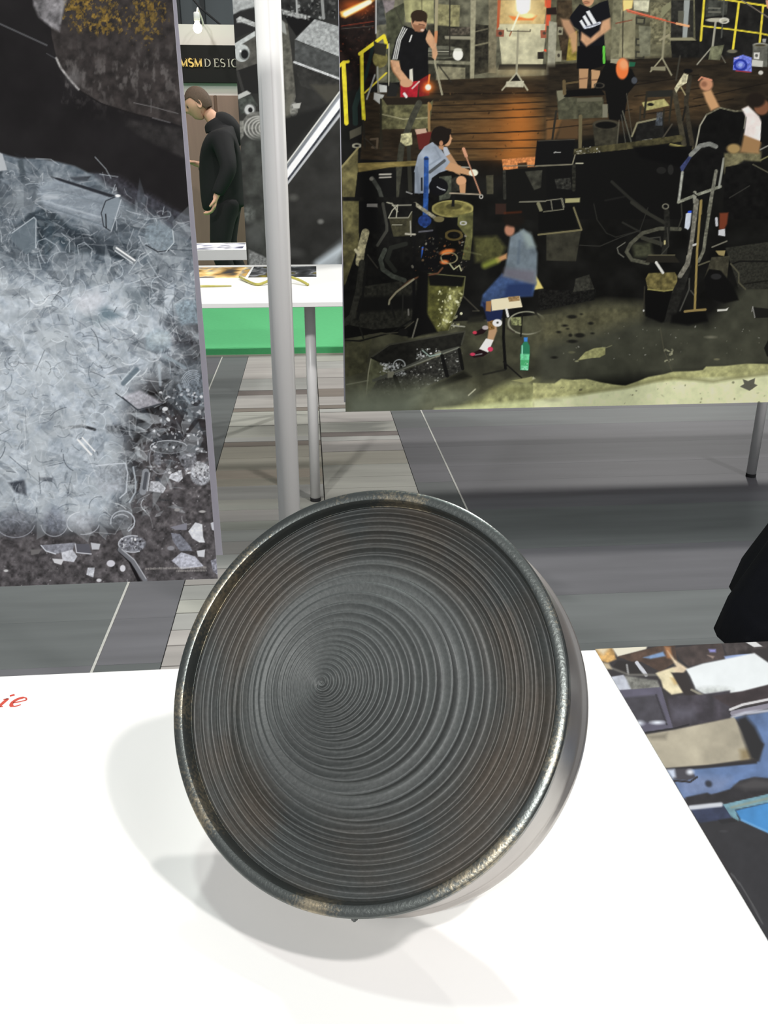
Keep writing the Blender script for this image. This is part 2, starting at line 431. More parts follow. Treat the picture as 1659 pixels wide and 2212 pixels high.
    c.line([(694, 1185), (690, 1620)], 36, (46, 84, 152), tex=(7, .35)); c.ell(694, 1186, 18, 8, (28, 40, 70)); c.line([(660, 1330), (660, 1420)], 12, (24, 24, 24))
    c.line([(545, 1432), (600, 1452)], 8, (150, 150, 146)); c.line([(600, 1290), (596, 1620)], 14, (16, 16, 16))
    c.poly([(1258, 1190), (1556, 1165), (1566, 1240), (1450, 1248), (1444, 1212), (1376, 1218), (1378, 1258), (1268, 1270)], (204, 130, 76), tex=(3, .35))
    c.poly([(1262, 1272), (1659, 1240), (1659, 1640), (1262, 1640)], (17, 17, 15)); c.poly([(1430, 1280), (1560, 1270), (1550, 1400), (1500, 1420)], (56, 56, 48), tex=(9, .5)); c.line([(1276, 1280), (1280, 1480)], 22, (48, 48, 42), tex=(5, .4))
    c.poly([(1140, 1310), (1195, 1305), (1195, 1450), (1145, 1450)], (66, 64, 50), tex=(7, .3)); c.line([(1268, 1240), (1659, 1232)], 8, (110, 106, 90))
    c.poly([(1210, 1520), (1290, 1520), (1290, 1600), (1210, 1600)], (50, 34, 28)); c.line([(1390, 1508), (1659, 1500)], 8, (140, 138, 120)); c.line([(1620, 1500), (1640, 1600)], 6, (140, 138, 120)); c.line([(1530, 1520), (1550, 1570)], 26, (120, 118, 92))
    # ---------- upper right
    c.view(*Z4)
    c.poly([(0, -900), (1120, -900), (1140, 300), (1000, 430), (500, 450), (0, 490)], (92, 90, 70), tex=(14, .45))
    c.poly([(0, 0), (36, 0), (30, 195), (0, 190)], (206, 82, 52)); c.poly([(0, 60), (75, 55), (78, 110), (0, 110)], (36, 26, 22))
    c.poly([(80, 0), (190, 0), (200, 200), (240, 240), (220, 450), (120, 450), (75, 180)], (60, 50, 36), tex=(8, .5)); c.poly([(170, 260), (230, 230), (225, 450), (150, 455)], (136, 122, 54), tex=(8, .4))
    c.poly([(20, 155), (80, 172), (62, 562), (4, 562)], (154, 152, 132), tex=(8, .15)); c.poly([(85, 200), (126, 205), (122, 262), (84, 262)], (140, 136, 112)); c.ell(103, 236, 12, 12, (50, 46, 38)); c.poly([(70, 380), (115, 380), (112, 460), (68, 460)], (150, 146, 122)); c.ell(92, 415, 10, 14, (60, 56, 46))
    c.poly([(500, 0), (585, 0), (570, 440), (480, 440)], (116, 114, 90), tex=(8, .3)); c.poly([(560, 70), (668, 100), (660, 445), (540, 425)], (136, 132, 104), tex=(12, .25)); c.line([(575, 0), (570, 430)], 7, (46, 42, 34))
    c.poly([(572, 0), (650, 0), (640, 62), (574, 82)], (250, 210, 132), soft=3); c.poly([(650, 0), (772, 0), (762, 92), (655, 72)], (196, 194, 166), tex=(8, .2))
    c.poly([(780, 20), (935, 20), (930, 330), (770, 330)], (110, 107, 82), tex=(5, .5)); c.poly([(860, 60), (930, 10), (930, 60), (860, 140)], (130, 130, 100))
    for x, y in ((670, 125), (668, 285), (666, 380)):
        c.poly([(x, y), (x + 72, y + 6), (x + 66, y + 60), (x, y + 56)], (52, 52, 44)); c.poly([(x + 10, y + 14), (x + 58, y + 18), (x + 54, y + 48), (x + 10, y + 46)], (108, 106, 84))
    c.poly([(690, 190), (782, 200), (776, 420), (700, 420)], (112, 112, 92), tex=(9, .3))
    c.poly([(935, 0), (1100, 0), (1100, 300), (930, 340)], (40, 40, 36), tex=(9, .6)); c.poly([(1030, 0), (1074, 0), (1052, 285), (1018, 285)], (150, 156, 152)); c.poly([(985, 80), (1030, 80), (1025, 180), (985, 190)], (84, 84, 72))
    c.poly([(1090, -900), (1900, -900), (1700, 480), (1120, 480)], (27, 27, 25), tex=(12, .5))
    c.poly([(1195, 0), (1360, 0), (1350, 110), (1190, 130)], (62, 64, 58), tex=(7, .5)); c.line([(1215, 60), (1300, 62)], 9, (120, 120, 108)); c.line([(1215, 90), (1300, 92)], 14, (100, 100, 90))
    c.poly([(0, 490), (520, 455), (1000, 425), (1700, 440), (1700, 860), (1120, 880), (600, 1000), (0, 1060)], (40, 34, 25), soft=14, tex=(26, .45, 6)); c.poly([(0, 780), (620, 700), (1160, 620), (1400, 700), (1140, 900), (640, 900), (0, 1050)], (68, 54, 36), soft=40, tex=(24, .4, 5))
    c.poly([(0, 880), (120, 890), (60, 1040), (0, 1045)], (110, 80, 48), soft=6); c.poly([(120, 900), (240, 900), (240, 1040), (80, 1040)], (84, 64, 42), soft=6)
    for a, b in (((0, 800), (600, 760)), ((0, 900), (640, 820)), ((0, 965), (600, 900)), ((640, 640), (1140, 560)), ((660, 720), (1150, 660)), ((1100, 740), (1659, 620)), ((1090, 800), (1400, 740)), ((700, 860), (1150, 790))):
        c.line([a, b], 7, (20, 16, 12), .8)
    # man in the printed shirt and black shorts
    c.poly([(180, 120), (250, 30), (330, 60), (400, 20), (462, 0), (480, 130), (425, 155), (438, 350), (250, 345), (242, 225), (170, 175)], (14, 15, 20)); c.poly([(232, 345), (438, 340), (452, 480), (330, 525), (228, 512)], (10, 10, 12))
    c.ell(312, -14, 46, 62, (196, 150, 114)); c.ell(312, -56, 50, 34, (40, 30, 22)); c.ell(300, 20, 24, 12, (130, 90, 66)); c.line([(285, 20), (320, 26)], 8, (190, 130, 100))
    c.poly([(110, 140), (175, 150), (232, 260), (228, 380), (196, 400), (176, 290), (120, 190)], SK, .85, soft=6); c.poly([(415, 160), (476, 135), (482, 215), (350, 315), (300, 350), (256, 300), (262, 240), (330, 285), (400, 225)], SK, soft=5, tex=(12, .12))
    for q in ([(296, 88), (322, 78), (382, 178), (352, 186)], [(270, 124), (290, 112), (338, 190), (312, 198)], [(248, 160), (264, 146), (300, 204), (280, 212)]):
        c.poly(q, (226, 230, 238))
    c.line([(290, 206), (340, 196), (398, 172)], 20, (206, 212, 222)); c.line([(300, 202), (392, 176)], 4, (30, 30, 36))
    c.poly([(244, 515), (316, 515), (304, 662), (246, 662)], (176, 138, 100)); c.poly([(336, 520), (402, 530), (400, 655), (338, 658)], (184, 146, 106)); c.line([(250, 590), (310, 585)], 10, (120, 90, 66)); c.line([(340, 600), (395, 596)], 10, (120, 90, 66))
    c.line([(430, 352), (432, 468)], 20, (96, 190, 66))
    # gathering arm machine with glowing bubble
    c.poly([(400, 560), (450, 470), (520, 450), (640, 520), (684, 612), (610, 700), (580, 900), (470, 900), (440, 680), (360, 660)], (13, 13, 12)); c.poly([(480, 440), (560, 440), (540, 480), (478, 470)], (150, 146, 122)); c.poly([(620, 462), (668, 466), (660, 496), (616, 500)], (34, 92, 66)); c.ell(658, 602, 22, 26, (70, 74, 80))
    c.ell(568, 515, 47, 78, (238, 120, 62), soft=3); c.ell(580, 480, 34, 40, (250, 166, 120), .8, soft=8); c.ell(395, 640, 36, 18, (70, 66, 56), ring=6)
    c.line([(570, 830), (640, 1080)], 9, (90, 90, 78)); c.line([(600, 700), (640, 1000)], 6, (80, 76, 64)); c.line([(560, 860), (610, 1180)], 7, (74, 74, 66))
    c.poly([(76, 690), (140, 726), (430, 740), (424, 880), (92, 895)], (74, 74, 58), tex=(9, .4)); c.poly([(76, 680), (150, 670), (140, 730), (90, 760)], (120, 118, 96)); c.poly([(150, 676), (404, 658), (440, 712), (130, 726)], (11, 11, 10)); c.poly([(230, 736), (420, 726), (420, 756), (230, 762)], (96, 94, 76)); c.line([(75, 830), (45, 1040)], 16, (40, 38, 32)); c.line([(132, 610), (136, 700)], 26, (96, 82, 56)); c.line([(150, 625), (240, 612)], 14, (92, 78, 52))
    c.poly([(346, 930), (548, 925), (530, 1085), (364, 1092)], (52, 50, 40), tex=(9, .4)); c.ell(447, 930, 100, 36, (66, 62, 50)); c.ell(447, 936, 80, 26, (12, 12, 10)); c.line([(545, 900), (530, 1080)], 7, (120, 116, 100), .6); c.line([(256, 870), (252, 1125)], 26, (102, 94, 68)); c.poly([(420, 780), (460, 780), (460, 880), (420, 880)], (120, 118, 100))
    c.line([(890, 160), (868, 435)], 16, (142, 138, 112)); c.line([(866, 432), (780, 535)], 11, (150, 146, 120)); c.line([(866, 432), (936, 562)], 11, (150, 146, 120)); c.poly([(782, 500), (892, 496), (892, 530), (780, 526)], (132, 128, 104)); c.line([(850, 300), (920, 260)], 16, (150, 144, 116)); c.line([(600, 72), (890, 152)], 9, (226, 112, 84)); c.line([(606, 86), (980, 178)], 8, (190, 90, 60)); c.line([(975, 176), (1065, 196)], 16, (240, 170, 120)); c.line([(520, 175), (640, 150)], 7, (120, 60, 44))
    c.poly([(905, 282), (1092, 280), (1122, 302), (928, 306)], (140, 136, 108)); c.poly([(930, 306), (1140, 304), (1150, 430), (940, 430)], (24, 24, 22), tex=(8, .5))
    YL = (224, 206, 62)
    for p, w in (([(1186, -60), (1155, 302)], 17), ([(1290, -10), (1660, 46)], 14), ([(1440, 20), (1396, 372)], 17), ([(1622, 40), (1596, 320)], 15), ([(1172, 195), (1400, 222), (1600, 250), (1700, 272)], 12)):
        c.line(p, w, YL, tex=(6, .12))
    c.ell(1390, 384, 38, 14, (108, 106, 90)); c.line([(1460, 0), (1659, 130)], 8, (120, 112, 100)); c.line([(1330, 0), (1310, 280)], 10, (80, 82, 76))
    c.line([(1266, 165), (1244, 345)], 15, (158, 156, 140)); c.line([(1244, 345), (1128, 482)], 10, (150, 148, 132)); c.line([(1300, 400), (1340, 470)], 7, (110, 108, 96)); c.ell(1278, 150, 86, 16, (176, 174, 156)); c.ell(1330, 155, 32, 18, (206, 204, 190), ring=9); c.poly([(1230, 350), (1330, 336), (1300, 450), (1212, 446)], (106, 108, 84), tex=(7, .4))
    c.poly([(1545, 340), (1659, 330), (1655, 502), (1538, 498)], (96, 97, 88), tex=(8, .25)); c.ell(1600, 336, 56, 16, (150, 150, 138)); c.ell(1600, 340, 44, 10, (70, 66, 50)); c.poly([(1552, 394), (1596, 394), (1592, 444), (1552, 440)], (214, 214, 206)); c.ell(1572, 416, 12, 12, (90, 90, 86)); c.poly([(1538, 446), (1622, 456), (1618, 502), (1536, 494)], (196, 196, 186)); c.poly([(1615, 290), (1645, 290), (1640, 320), (1618, 318)], (150, 152, 148)); c.ell(1604, 544, 18, 16, (196, 194, 184))
    c.poly([(1402, 432), (1470, 410), (1536, 432), (1536, 538), (1396, 524)], (104, 118, 206), tex=(4, .45)); c.ell(1452, 486, 44, 36, (36, 52, 150), ring=16); c.ell(1452, 486, 16, 14, (150, 170, 230)); c.line([(1420, 530), (1530, 540)], 9, (190, 60, 70), .7); c.line([(1410, 440), (1440, 430)], 8, (210, 190, 230))
    c.line([(960, 690), (975, 780), (1030, 1080)], 38, (62, 58, 46), tex=(6, .3)); c.line([(1074, 580), (1045, 760), (1060, 900), (1096, 1112)], 34, (54, 50, 40), tex=(6, .3)); c.poly([(958, 660), (1028, 548), (1062, 560), (1050, 620), (1000, 650), (972, 696)], (196, 190, 156), tex=(5, .4)); c.ell(1060, 530, 34, 16, (14, 14, 14)); c.line([(1000, 420), (970, 600)], 12, (60, 58, 50)); c.line([(1000, 640), (1040, 710)], 8, (170, 160, 120))
    c.poly([(752, 682), (946, 672), (944, 722), (750, 728)], (38, 38, 34)); c.poly([(714, 766), (880, 740), (922, 790), (742, 828)], (164, 158, 104), tex=(6, .25)); c.ell(780, 782, 24, 12, (20, 20, 20)); c.line([(752, 690), (732, 880)], 16, (40, 38, 30)); c.line([(940, 700), (918, 920)], 14, (40, 38, 30)); c.line([(706, 800), (700, 900)], 14, (50, 46, 36)); c.line([(880, 820), (872, 940)], 12, (40, 38, 30))
    c.poly([(680, 910), (870, 880), (884, 1040), (664, 1064)], (26, 26, 24), tex=(8, .4)); c.line([(640, 1020), (680, 920), (820, 890)], 14, (130, 126, 100)); c.poly([(826, 840), (870, 836), (868, 940), (816, 940)], (84, 92, 100), .7, tex=(3, .6)); c.line([(720, 1050), (790, 1040)], 6, (140, 140, 130)); c.line([(940, 930), (850, 1062)], 12, (70, 66, 56)); c.line([(1040, 800), (1020, 900)], 14, (30, 28, 24))
    c.line([(205, 1140), (620, 1090), (1000, 1035)], 50, (70, 66, 44), tex=(9, .5)); c.line([(930, 1085), (1082, 1112)], 24, (146, 138, 84)); c.specks(30, (210, 1100, 420, 1150), (2, 6), [(200, 200, 190)], 6)
    c.poly([(0, 1180), (600, 1120), (1090, 1090), (1110, 1640), (0, 1640)], (14, 14, 13)); c.poly([(650, 1100), (900, 1080), (1080, 1130), (1000, 1250), (700, 1180)], (8, 8, 8), soft=6)
    c.poly([(-70, 1052), (214, 1042), (194, 1232), (-90, 1245)], (15, 15, 15)); c.line([(-60, 1054), (212, 1044)], 6, (70, 68, 60)); c.line([(-80, 1242), (195, 1230), (215, 1160)], 9, (130, 126, 106)); c.line([(60, 1142), (70, 1138)], 10, (160, 160, 156)); c.line([(76, 1140), (106, 1140)], 7, (150, 150, 146)); c.line([(222, 1222), (274, 1222)], 9, (176, 174, 150)); c.line([(206, 1240), (206, 1420)], 26, (40, 40, 34), tex=(4, .7)); c.poly([(60, 1340), (180, 1330), (190, 1420), (80, 1410)], (44, 44, 40), tex=(4, .8))
    c.poly([(140, 1486), (252, 1480), (250, 1514), (142, 1518)], (160, 156, 112)); c.line([(0, 1500), (120, 1486), (138, 1575), (0, 1590)], 7, (126, 124, 108)); c.line([(34, 1498), (46, 1580)], 6, (120, 118, 104))
    c.line([(490, 1360), (620, 1480), (760, 1590)], 22, (38, 38, 34)); c.ell(860, 1275, 36, 26, (32, 32, 30)); c.ell(930, 1270, 22, 38, (36, 36, 34)); c.line([(590, 1470), (440, 1500)], 14, (26, 26, 24))
    c.poly([(1198, 856), (1300, 802), (1420, 830), (1498, 826), (1440, 1060), (1350, 1092), (1112, 1110), (1150, 930)], (12, 12, 11), tex=(14, .5)); c.line([(1200, 856), (1150, 940), (1116, 1110)], 11, (156, 154, 136)); c.line([(1196, 860), (1300, 806), (1410, 832), (1492, 828)], 12, (104, 102, 84), tex=(4, .5)); c.line([(1496, 830), (1478, 960)], 7, (130, 128, 114))
    c.poly([(1006, 1262), (1080, 1170), (1190, 1110), (1352, 1084), (1290, 1390), (996, 1506)], (15, 15, 14), tex=(14, .5)); c.poly([(1000, 1250), (1072, 1160), (1110, 1140), (1060, 1220), (1014, 1296)], (58, 66, 104), tex=(7, .3)); c.line([(1082, 1158), (1150, 1092), (1220, 1076), (1268, 1096)], 34, (120, 122, 116), tex=(6, .3)); c.line([(1018, 1290), (990, 1512)], 20, (156, 158, 148), tex=(4, .3)); c.line([(988, 1512), (1120, 1460), (1302, 1396)], 22, (136, 138, 122), tex=(4, .4)); c.line([(1328, 1186), (1292, 1400)], 17, (150, 152, 142)); c.line([(1270, 1280), (1215, 1590)], 26, (112, 112, 100), tex=(4, .4)); c.line([(1110, 1440), (1110, 1590)], 26, (130, 130, 118), tex=(4, .4)); c.line([(1090, 1440), (1190, 1510)], 9, (16, 16, 15)); c.line([(1160, 1500), (1155, 1600)], 16, (120, 108, 70))
    c.poly([(1330, 1146), (1450, 1140), (1610, 1130), (1604, 1210), (1480, 1200), (1330, 1300)], (104, 100, 74), tex=(8, .4), soft=5); c.ell(1402, 1112, 52, 36, (176, 148, 96), .9, soft=5)
    c.poly([(1480, 1000), (1612, 1040), (1590, 1150), (1450, 1140)], (170, 132, 88), .9, soft=6); c.poly([(1462, 815), (1510, 792), (1590, 870), (1628, 950), (1612, 1060), (1480, 1010), (1496, 880)], (232, 222, 216), soft=4, tex=(14, .08)); c.ell(1610, 800, 56, 60, (124, 82, 58), soft=4); c.ell(1566, 748, 72, 56, (32, 26, 20), soft=6)
    c.poly([(1170, 690), (1232, 670), (1296, 800), (1232, 828), (1196, 760)], (196, 152, 108), soft=5); c.ell(1196, 632, 50, 48, (190, 138, 104), soft=5); c.line([(1140, 600), (1160, 578), (1236, 600)], 12, (206, 140, 110)); c.ell(1180, 630, 22, 20, (120, 80, 60), .7, soft=5)
    c.poly([(1640, 0), (1700, 0), (1700, 80), (1650, 60)], (200, 152, 124)); c.poly([(1610, 880), (1700, 860), (1700, 1120), (1600, 1060)], (14, 14, 14)); c.line([(1600, 1120), (1659, 1090)], 10, (140, 140, 130)); c.line([(1545, 1230), (1659, 1290)], 8, (90, 88, 72)); c.line([(1600, 1200), (1659, 1170)], 10, (120, 118, 80))
    c.poly([(1340, 1250), (1500, 1220), (1659, 1300), (1659, 1640), (1320, 1640)], (15, 15, 14), tex=(10, .6)); c.line([(1370, 1480), (1520, 1390)], 8, (50, 50, 46))
    # ---------- lower left
    c.view(*Z5)
    c.poly([(70, -50), (760, -50), (760, 640), (60, 900)], (17, 17, 15), tex=(10, .6)); c.poly([(70, -20), (200, -20), (190, 300), (90, 600), (70, 620)], (84, 80, 52), tex=(13, .6)); c.poly([(190, -20), (330, -20), (330, 200), (190, 220)], (12, 12, 12)); c.poly([(250, 0), (330, 0), (330, 26), (250, 24)], (120, 118, 112))
    c.poly([(200, 620), (620, 560), (700, 900), (300, 940), (90, 900)], (40, 40, 34), tex=(5, .5)); c.poly([(80, 700), (640, 680), (690, 780), (80, 820)], (20, 20, 18), soft=8)
    c.poly([(80, 1010), (360, 960), (600, 1000), (900, 880), (1200, 860), (1659, 820), (1659, 1600), (90, 1600)], (70, 70, 54), tex=(20, .35)); c.poly([(80, 1030), (290, 1000), (240, 1250), (90, 1300)], (66, 66, 48), tex=(12, .4)); c.poly([(960, 1040), (1330, 1180), (1659, 1180), (1659, 1290), (1100, 1300), (900, 1290)], (46, 46, 37), .8, soft=40, tex=(14, .3))
    c.line([(400, -10), (440, 0), (480, 60)], 9, (160, 158, 140)); c.poly([(412, 106), (560, 100), (590, 60), (580, 240), (450, 245), (420, 130)], (60, 58, 42), tex=(6, .4)); c.line([(412, 106), (440, 50), (480, 10), (470, 100)], 8, (170, 168, 150)); c.line([(440, 12), (582, 10)], 7, (170, 168, 150)); c.line([(412, 106), (560, 104), (585, 60)], 7, (150, 148, 130)); c.line([(440, 158), (512, 158)], 7, (150, 148, 130))
    c.line([(370, 0), (400, 160), (400, 200), (330, 310)], 22, (62, 62, 56)); c.line([(385, 345), (352, 420), (370, 490), (440, 540), (530, 572)], 34, (66, 70, 62), tex=(6, .3)); c.line([(540, 300), (430, 330), (400, 420), (460, 500)], 34, (36, 38, 33)); c.line([(255, 380), (330, 480)], 8, (60, 58, 50))
    c.line([(240, 215), (210, 330), (195, 440)], 58, (160, 154, 120), tex=(5, .5)); c.line([(165, 345), (190, 380)], 20, (190, 184, 150)); c.line([(215, 440), (190, 640), (140, 840), (85, 890)], 46, (44, 44, 38), tex=(6, .4)); c.line([(250, 430), (215, 720), (180, 860)], 18, (22, 22, 20))
    c.ell(890, 38, 152, 62, (118, 112, 64), tex=(9, .4)); c.ell(890, 38, 150, 60, (160, 152, 92), ring=8); c.ell(900, 20, 60, 22, (74, 70, 40)); c.poly([(890, -60), (905, -60), (905, 22), (880, 22)], (20, 20, 20)); c.poly([(880, 100), (1044, 60), (1040, 240), (1020, 420), (960, 420), (990, 240)], (92, 92, 56), tex=(10, .4)); c.poly([(1050, 250), (1220, 240), (1290, 330), (1240, 430), (1060, 440)], (80, 80, 46), .85, soft=10, tex=(10, .4))
    c.line([(690, -40), (684, 160)], 38, (46, 84, 150), tex=(6, .4)); c.ell(682, 128, 50, 44, (30, 52, 104), tex=(5, .4)); c.line([(668, 330), (666, 400)], 18, (50, 96, 190)); c.line([(608, 0), (770, 112)], 26, (150, 146, 124), tex=(4, .4)); c.ell(790, 116, 40, 22, (120, 112, 76)); c.poly([(830, 110), (930, 100), (920, 240), (800, 200)], (14, 14, 13))
    c.line([(605, 0), (600, 900)], 22, (14, 14, 14)); c.line([(540, 225), (610, 230)], 14, (170, 166, 150)); c.line([(575, 130), (580, 240)], 10, (150, 148, 134)); c.poly([(700, 200), (780, 200), (790, 500), (640, 500)], (11, 11, 12)); c.line([(640, 210), (740, 200)], 12, (90, 90, 96))
    c.specks(130, (590, 230, 1000, 500), (2, 10), [(150, 146, 130), (60, 58, 50), (110, 90, 66), (30, 30, 28), (160, 100, 60)], 21, (.3, .9)); c.ell(900, 235, 60, 34, (90, 78, 44), ring=14); c.ell(970, 145, 22, 12, (180, 180, 176), ring=8)
    c.ell(850, 360, 52, 20, (240, 132, 66), soft=4, rot=-.2); c.ell(830, 436, 30, 16, (236, 130, 70), soft=4); c.ell(865, 405, 60, 40, (170, 160, 120), ring=6); c.line([(870, 450), (900, 490), (940, 460), (955, 500)], 9, (190, 190, 150)); c.ell(840, 395, 34, 14, (12, 12, 12))
    c.poly([(706, 520), (985, 545), (972, 680), (925, 800), (860, 945), (770, 955), (705, 850), (690, 780)], (78, 78, 40), tex=(9, .5)); c.poly([(706, 520), (985, 545), (960, 620), (720, 610)], (13, 13, 10), soft=4); c.poly([(860, 640), (950, 640), (920, 740), (840, 930), (790, 930), (830, 800)], (150, 150, 96), .8, soft=8, tex=(4, .6)); c.specks(60, (780, 620, 960, 930), (3, 12), [(226, 226, 190), (180, 180, 130)], 33, (.4, 1)); c.line([(706, 520), (985, 545), (970, 680), (860, 945)], 7, (100, 100, 70))
    c.line([(815, 480), (780, 520), (640, 545), (570, 575), (470, 660), (425, 710)], 13, (96, 66, 46)); c.line([(600, 565), (470, 660), (420, 720), (415, 750)], 14, (150, 146, 120)); c.line([(430, 760), (460, 850)], 14, (26, 26, 24)); c.line([(520, 680), (515, 860)], 10, (40, 40, 36)); c.line([(560, 790), (562, 830)], 12, (120, 118, 110)); c.poly([(640, 500), (710, 520), (700, 820), (780, 960), (560, 1000), (600, 800)], (10, 10, 9), soft=5); c.line([(580, 870), (440, 960), (200, 1025), (90, 1020)], 11, (22, 22, 20)); c.line([(600, 880), (500, 960), (260, 980)], 8, (70, 68, 56)); c.line([(630, 860), (590, 1000)], 11, (110, 108, 96)); c.ell(520, 960, 36, 30, (24, 24, 22)); c.line([(190, 900), (225, 1005)], 12, (30, 30, 26)); c.line([(885, 908), (980, 918)], 10, (150, 150, 136)); c.line([(970, 690), (1085, 800)], 10, (60, 58, 50))
    # skip of cullet
    c.poly([(260, 1450), (540, 1440), (970, 1250), (1030, 1290), (560, 1460), (320, 1492)], (26, 26, 20), soft=8); c.poly([(285, 1145), (420, 1052), (985, 952), (965, 1050), (932, 1082), (780, 1130), (440, 1280), (330, 1300)], (30, 30, 26), tex=(8, .4)); c.line([(285, 1145), (420, 1052), (985, 952), (958, 1050)], 12, (64, 64, 54)); c.poly([(282, 1150), (400, 1210), (450, 1290), (330, 1330), (246, 1432), (256, 1260)], (84, 86, 64), tex=(9, .4)); c.line([(282, 1150), (262, 1260), (246, 1420)], 7, (150, 150, 124)); c.line([(285, 1150), (390, 1200)], 12, (22, 22, 18))
    c.poly([(330, 1315), (470, 1270), (932, 1080), (975, 1240), (520, 1445), (250, 1445)], (46, 46, 42), tex=(4, .6)); c.specks(260, (350, 1100, 960, 1430), (2, 7), [(210, 212, 206), (140, 142, 136), (100, 100, 94)], 44, (.4, 1), lambda x, y: y > 1320 - (x - 330) * .4 and y < 1440 - max(0, x - 520) * .45); c.specks(150, (350, 1190, 540, 1290), (3, 10), [(236, 240, 240), (170, 174, 170), (90, 92, 88)], 45, (.4, 1)); c.specks(90, (620, 1080, 790, 1170), (2, 9), [(230, 234, 232), (120, 122, 116)], 46, (.4, 1), lambda x, y: y < 1200 - (x - 620) * .4); c.ell(492, 1208, 44, 44, (190, 196, 194), ring=7)
    c.line([(300, 1320), (450, 1262), (790, 1115), (935, 1075)], 22, (72, 74, 66)); c.line([(450, 1262), (935, 1075)], 8, (120, 122, 110)); c.poly([(405, 1255), (450, 1250), (455, 1296), (405, 1300)], (130, 130, 112)); c.poly([(756, 1115), (804, 1100), (804, 1135), (766, 1150)], (124, 124, 108)); c.line([(460, 1290), (512, 1435)], 30, (17, 17, 15)); c.line([(812, 1135), (850, 1285)], 28, (15, 15, 14)); c.line([(940, 1090), (965, 1230)], 26, (16, 16, 14)); c.line([(665, 1095), (720, 1140), (800, 1120)], 8, (150, 170, 160))
    # woman on stool
    c.line([(1040, 800), (1090, 800)], 5, (80, 78, 66)); c.poly([(1010, 850), (1120, 830), (1130, 880), (1000, 890)], (34, 34, 28), soft=6)
    c.poly([(1505, 520), (1568, 632), (1470, 648), (1490, 560)], (214, 198, 118), soft=3); c.poly([(1258, 520), (1515, 585), (1490, 690), (1260, 700), (1180, 800), (1100, 760), (1115, 680)], (58, 78, 116), soft=5, tex=(12, .3)); c.poly([(1300, 600), (1500, 590), (1480, 690), (1270, 700)], (38, 54, 92), soft=8)
    c.poly([(1320, 245), (1420, 188), (1480, 240), (1525, 370), (1515, 605), (1270, 540), (1300, 380)], (108, 120, 128), soft=6, tex=(16, .2)); c.poly([(1400, 200), (1470, 220), (1510, 320), (1450, 330)], (150, 164, 160), .8, soft=12); c.poly([(1280, 480), (1510, 500), (1505, 600), (1260, 540)], (104, 98, 108), .7, soft=12); c.line([(1390, 280), (1380, 440)], 20, (84, 96, 108), .7, soft=6)
    c.ell(1316, 195, 38, 46, (176, 124, 98), soft=5); c.ell(1345, 120, 78, 52, (24, 19, 15), soft=7); c.line([(1280, 70), (1400, 62)], 12, (90, 40, 18), .8, soft=5); c.poly([(1295, 370), (1210, 410), (1225, 440), (1295, 410)], (186, 140, 96), soft=5); c.line([(1130, 462), (1220, 425)], 44, (140, 150, 62), .8, soft=9)
    c.line([(960, 350), (1100, 380)], 8, (130, 130, 90), .6, soft=4)
    c.poly([(1110, 730), (1270, 790), (1250, 885), (1150, 885)], (28, 38, 72), soft=4); c.poly([(1150, 880), (1215, 890), (1222, 950), (1192, 1030), (1148, 1020), (1160, 940)], (182, 146, 110), soft=3); c.poly([(1140, 1006), (1196, 1018), (1155, 1112), (1088, 1085)], (230, 230, 224)); c.poly([(1015, 1128), (1095, 1086), (1160, 1112), (1120, 1140), (1050, 1150)], (30, 16, 18)); c.ell(1172, 1086, 20, 18, (206, 62, 96)); c.ell(1040, 1124, 20, 12, (196, 60, 90)); c.line([(1060, 1130), (1110, 1120)], 6, (150, 150, 150)); c.poly([(1040, 968), (1110, 930), (1150, 940), (1120, 970), (1060, 985)], (30, 16, 18)); c.ell(1056, 962, 16, 12, (196, 60, 80)); c.ell(1135, 925, 24, 16, (180, 172, 170))
    c.poly([(1140, 730), (1182, 724), (1176, 806), (1138, 800)], (154, 112, 70)); c.poly([(1178, 716), (1390, 688), (1412, 772), (1184, 800)], (228, 218, 184)); c.poly([(1302, 697), (1388, 688), (1392, 724), (1312, 732)], (150, 122, 82), tex=(3, .3)); c.poly([(1152, 882), (1196, 868), (1206, 936), (1158, 946)], (124, 94, 52), tex=(3, .6)); c.ell(1224, 890, 36, 28, (236, 236, 228)); c.ell(1226, 888, 9, 8, (60, 60, 56)); c.line([(1292, 790), (1304, 840)], 18, (226, 226, 220))
    c.ell(1445, 890, 138, 84, (146, 146, 126), ring=9); c.line([(1275, 800), (1270, 1000), (1285, 1230)], 22, (13, 13, 12)); c.line([(1410, 820), (1400, 990)], 11, (24, 24, 20)); c.line([(1500, 800), (1610, 950), (1645, 955)], 13, (18, 18, 16)); c.ell(1630, 955, 22, 16, (130, 128, 110), ring=7); c.line([(1270, 1180), (1405, 1300)], 11, (20, 20, 18)); c.line([(1280, 1240), (1120, 1275)], 14, (30, 30, 25), .8); c.poly([(1325, 850), (1400, 845), (1405, 910), (1330, 905)], (120, 124, 86), tex=(3, .6)); c.line([(1300, 930), (1350, 960)], 14, (60, 56, 46))
    c.poly([(1396, 1130), (1402, 1060), (1424, 1030), (1450, 1030), (1466, 1062), (1466, 1130), (1455, 1245), (1396, 1242)], (44, 122, 88)); c.poly([(1396, 1120), (1464, 1122), (1454, 1242), (1398, 1240)], (110, 206, 152), tex=(4, .25)); c.poly([(1400, 1165), (1460, 1168), (1456, 1210), (1398, 1206)], (74, 170, 110)); c.line([(1410, 1060), (1410, 1120)], 9, (150, 220, 190)); c.poly([(1422, 998), (1450, 998), (1448, 1030), (1424, 1030)], (62, 132, 214)); c.specks(16, (1400, 1180, 1455, 1240), (2, 5), [(210, 250, 225)], 50)
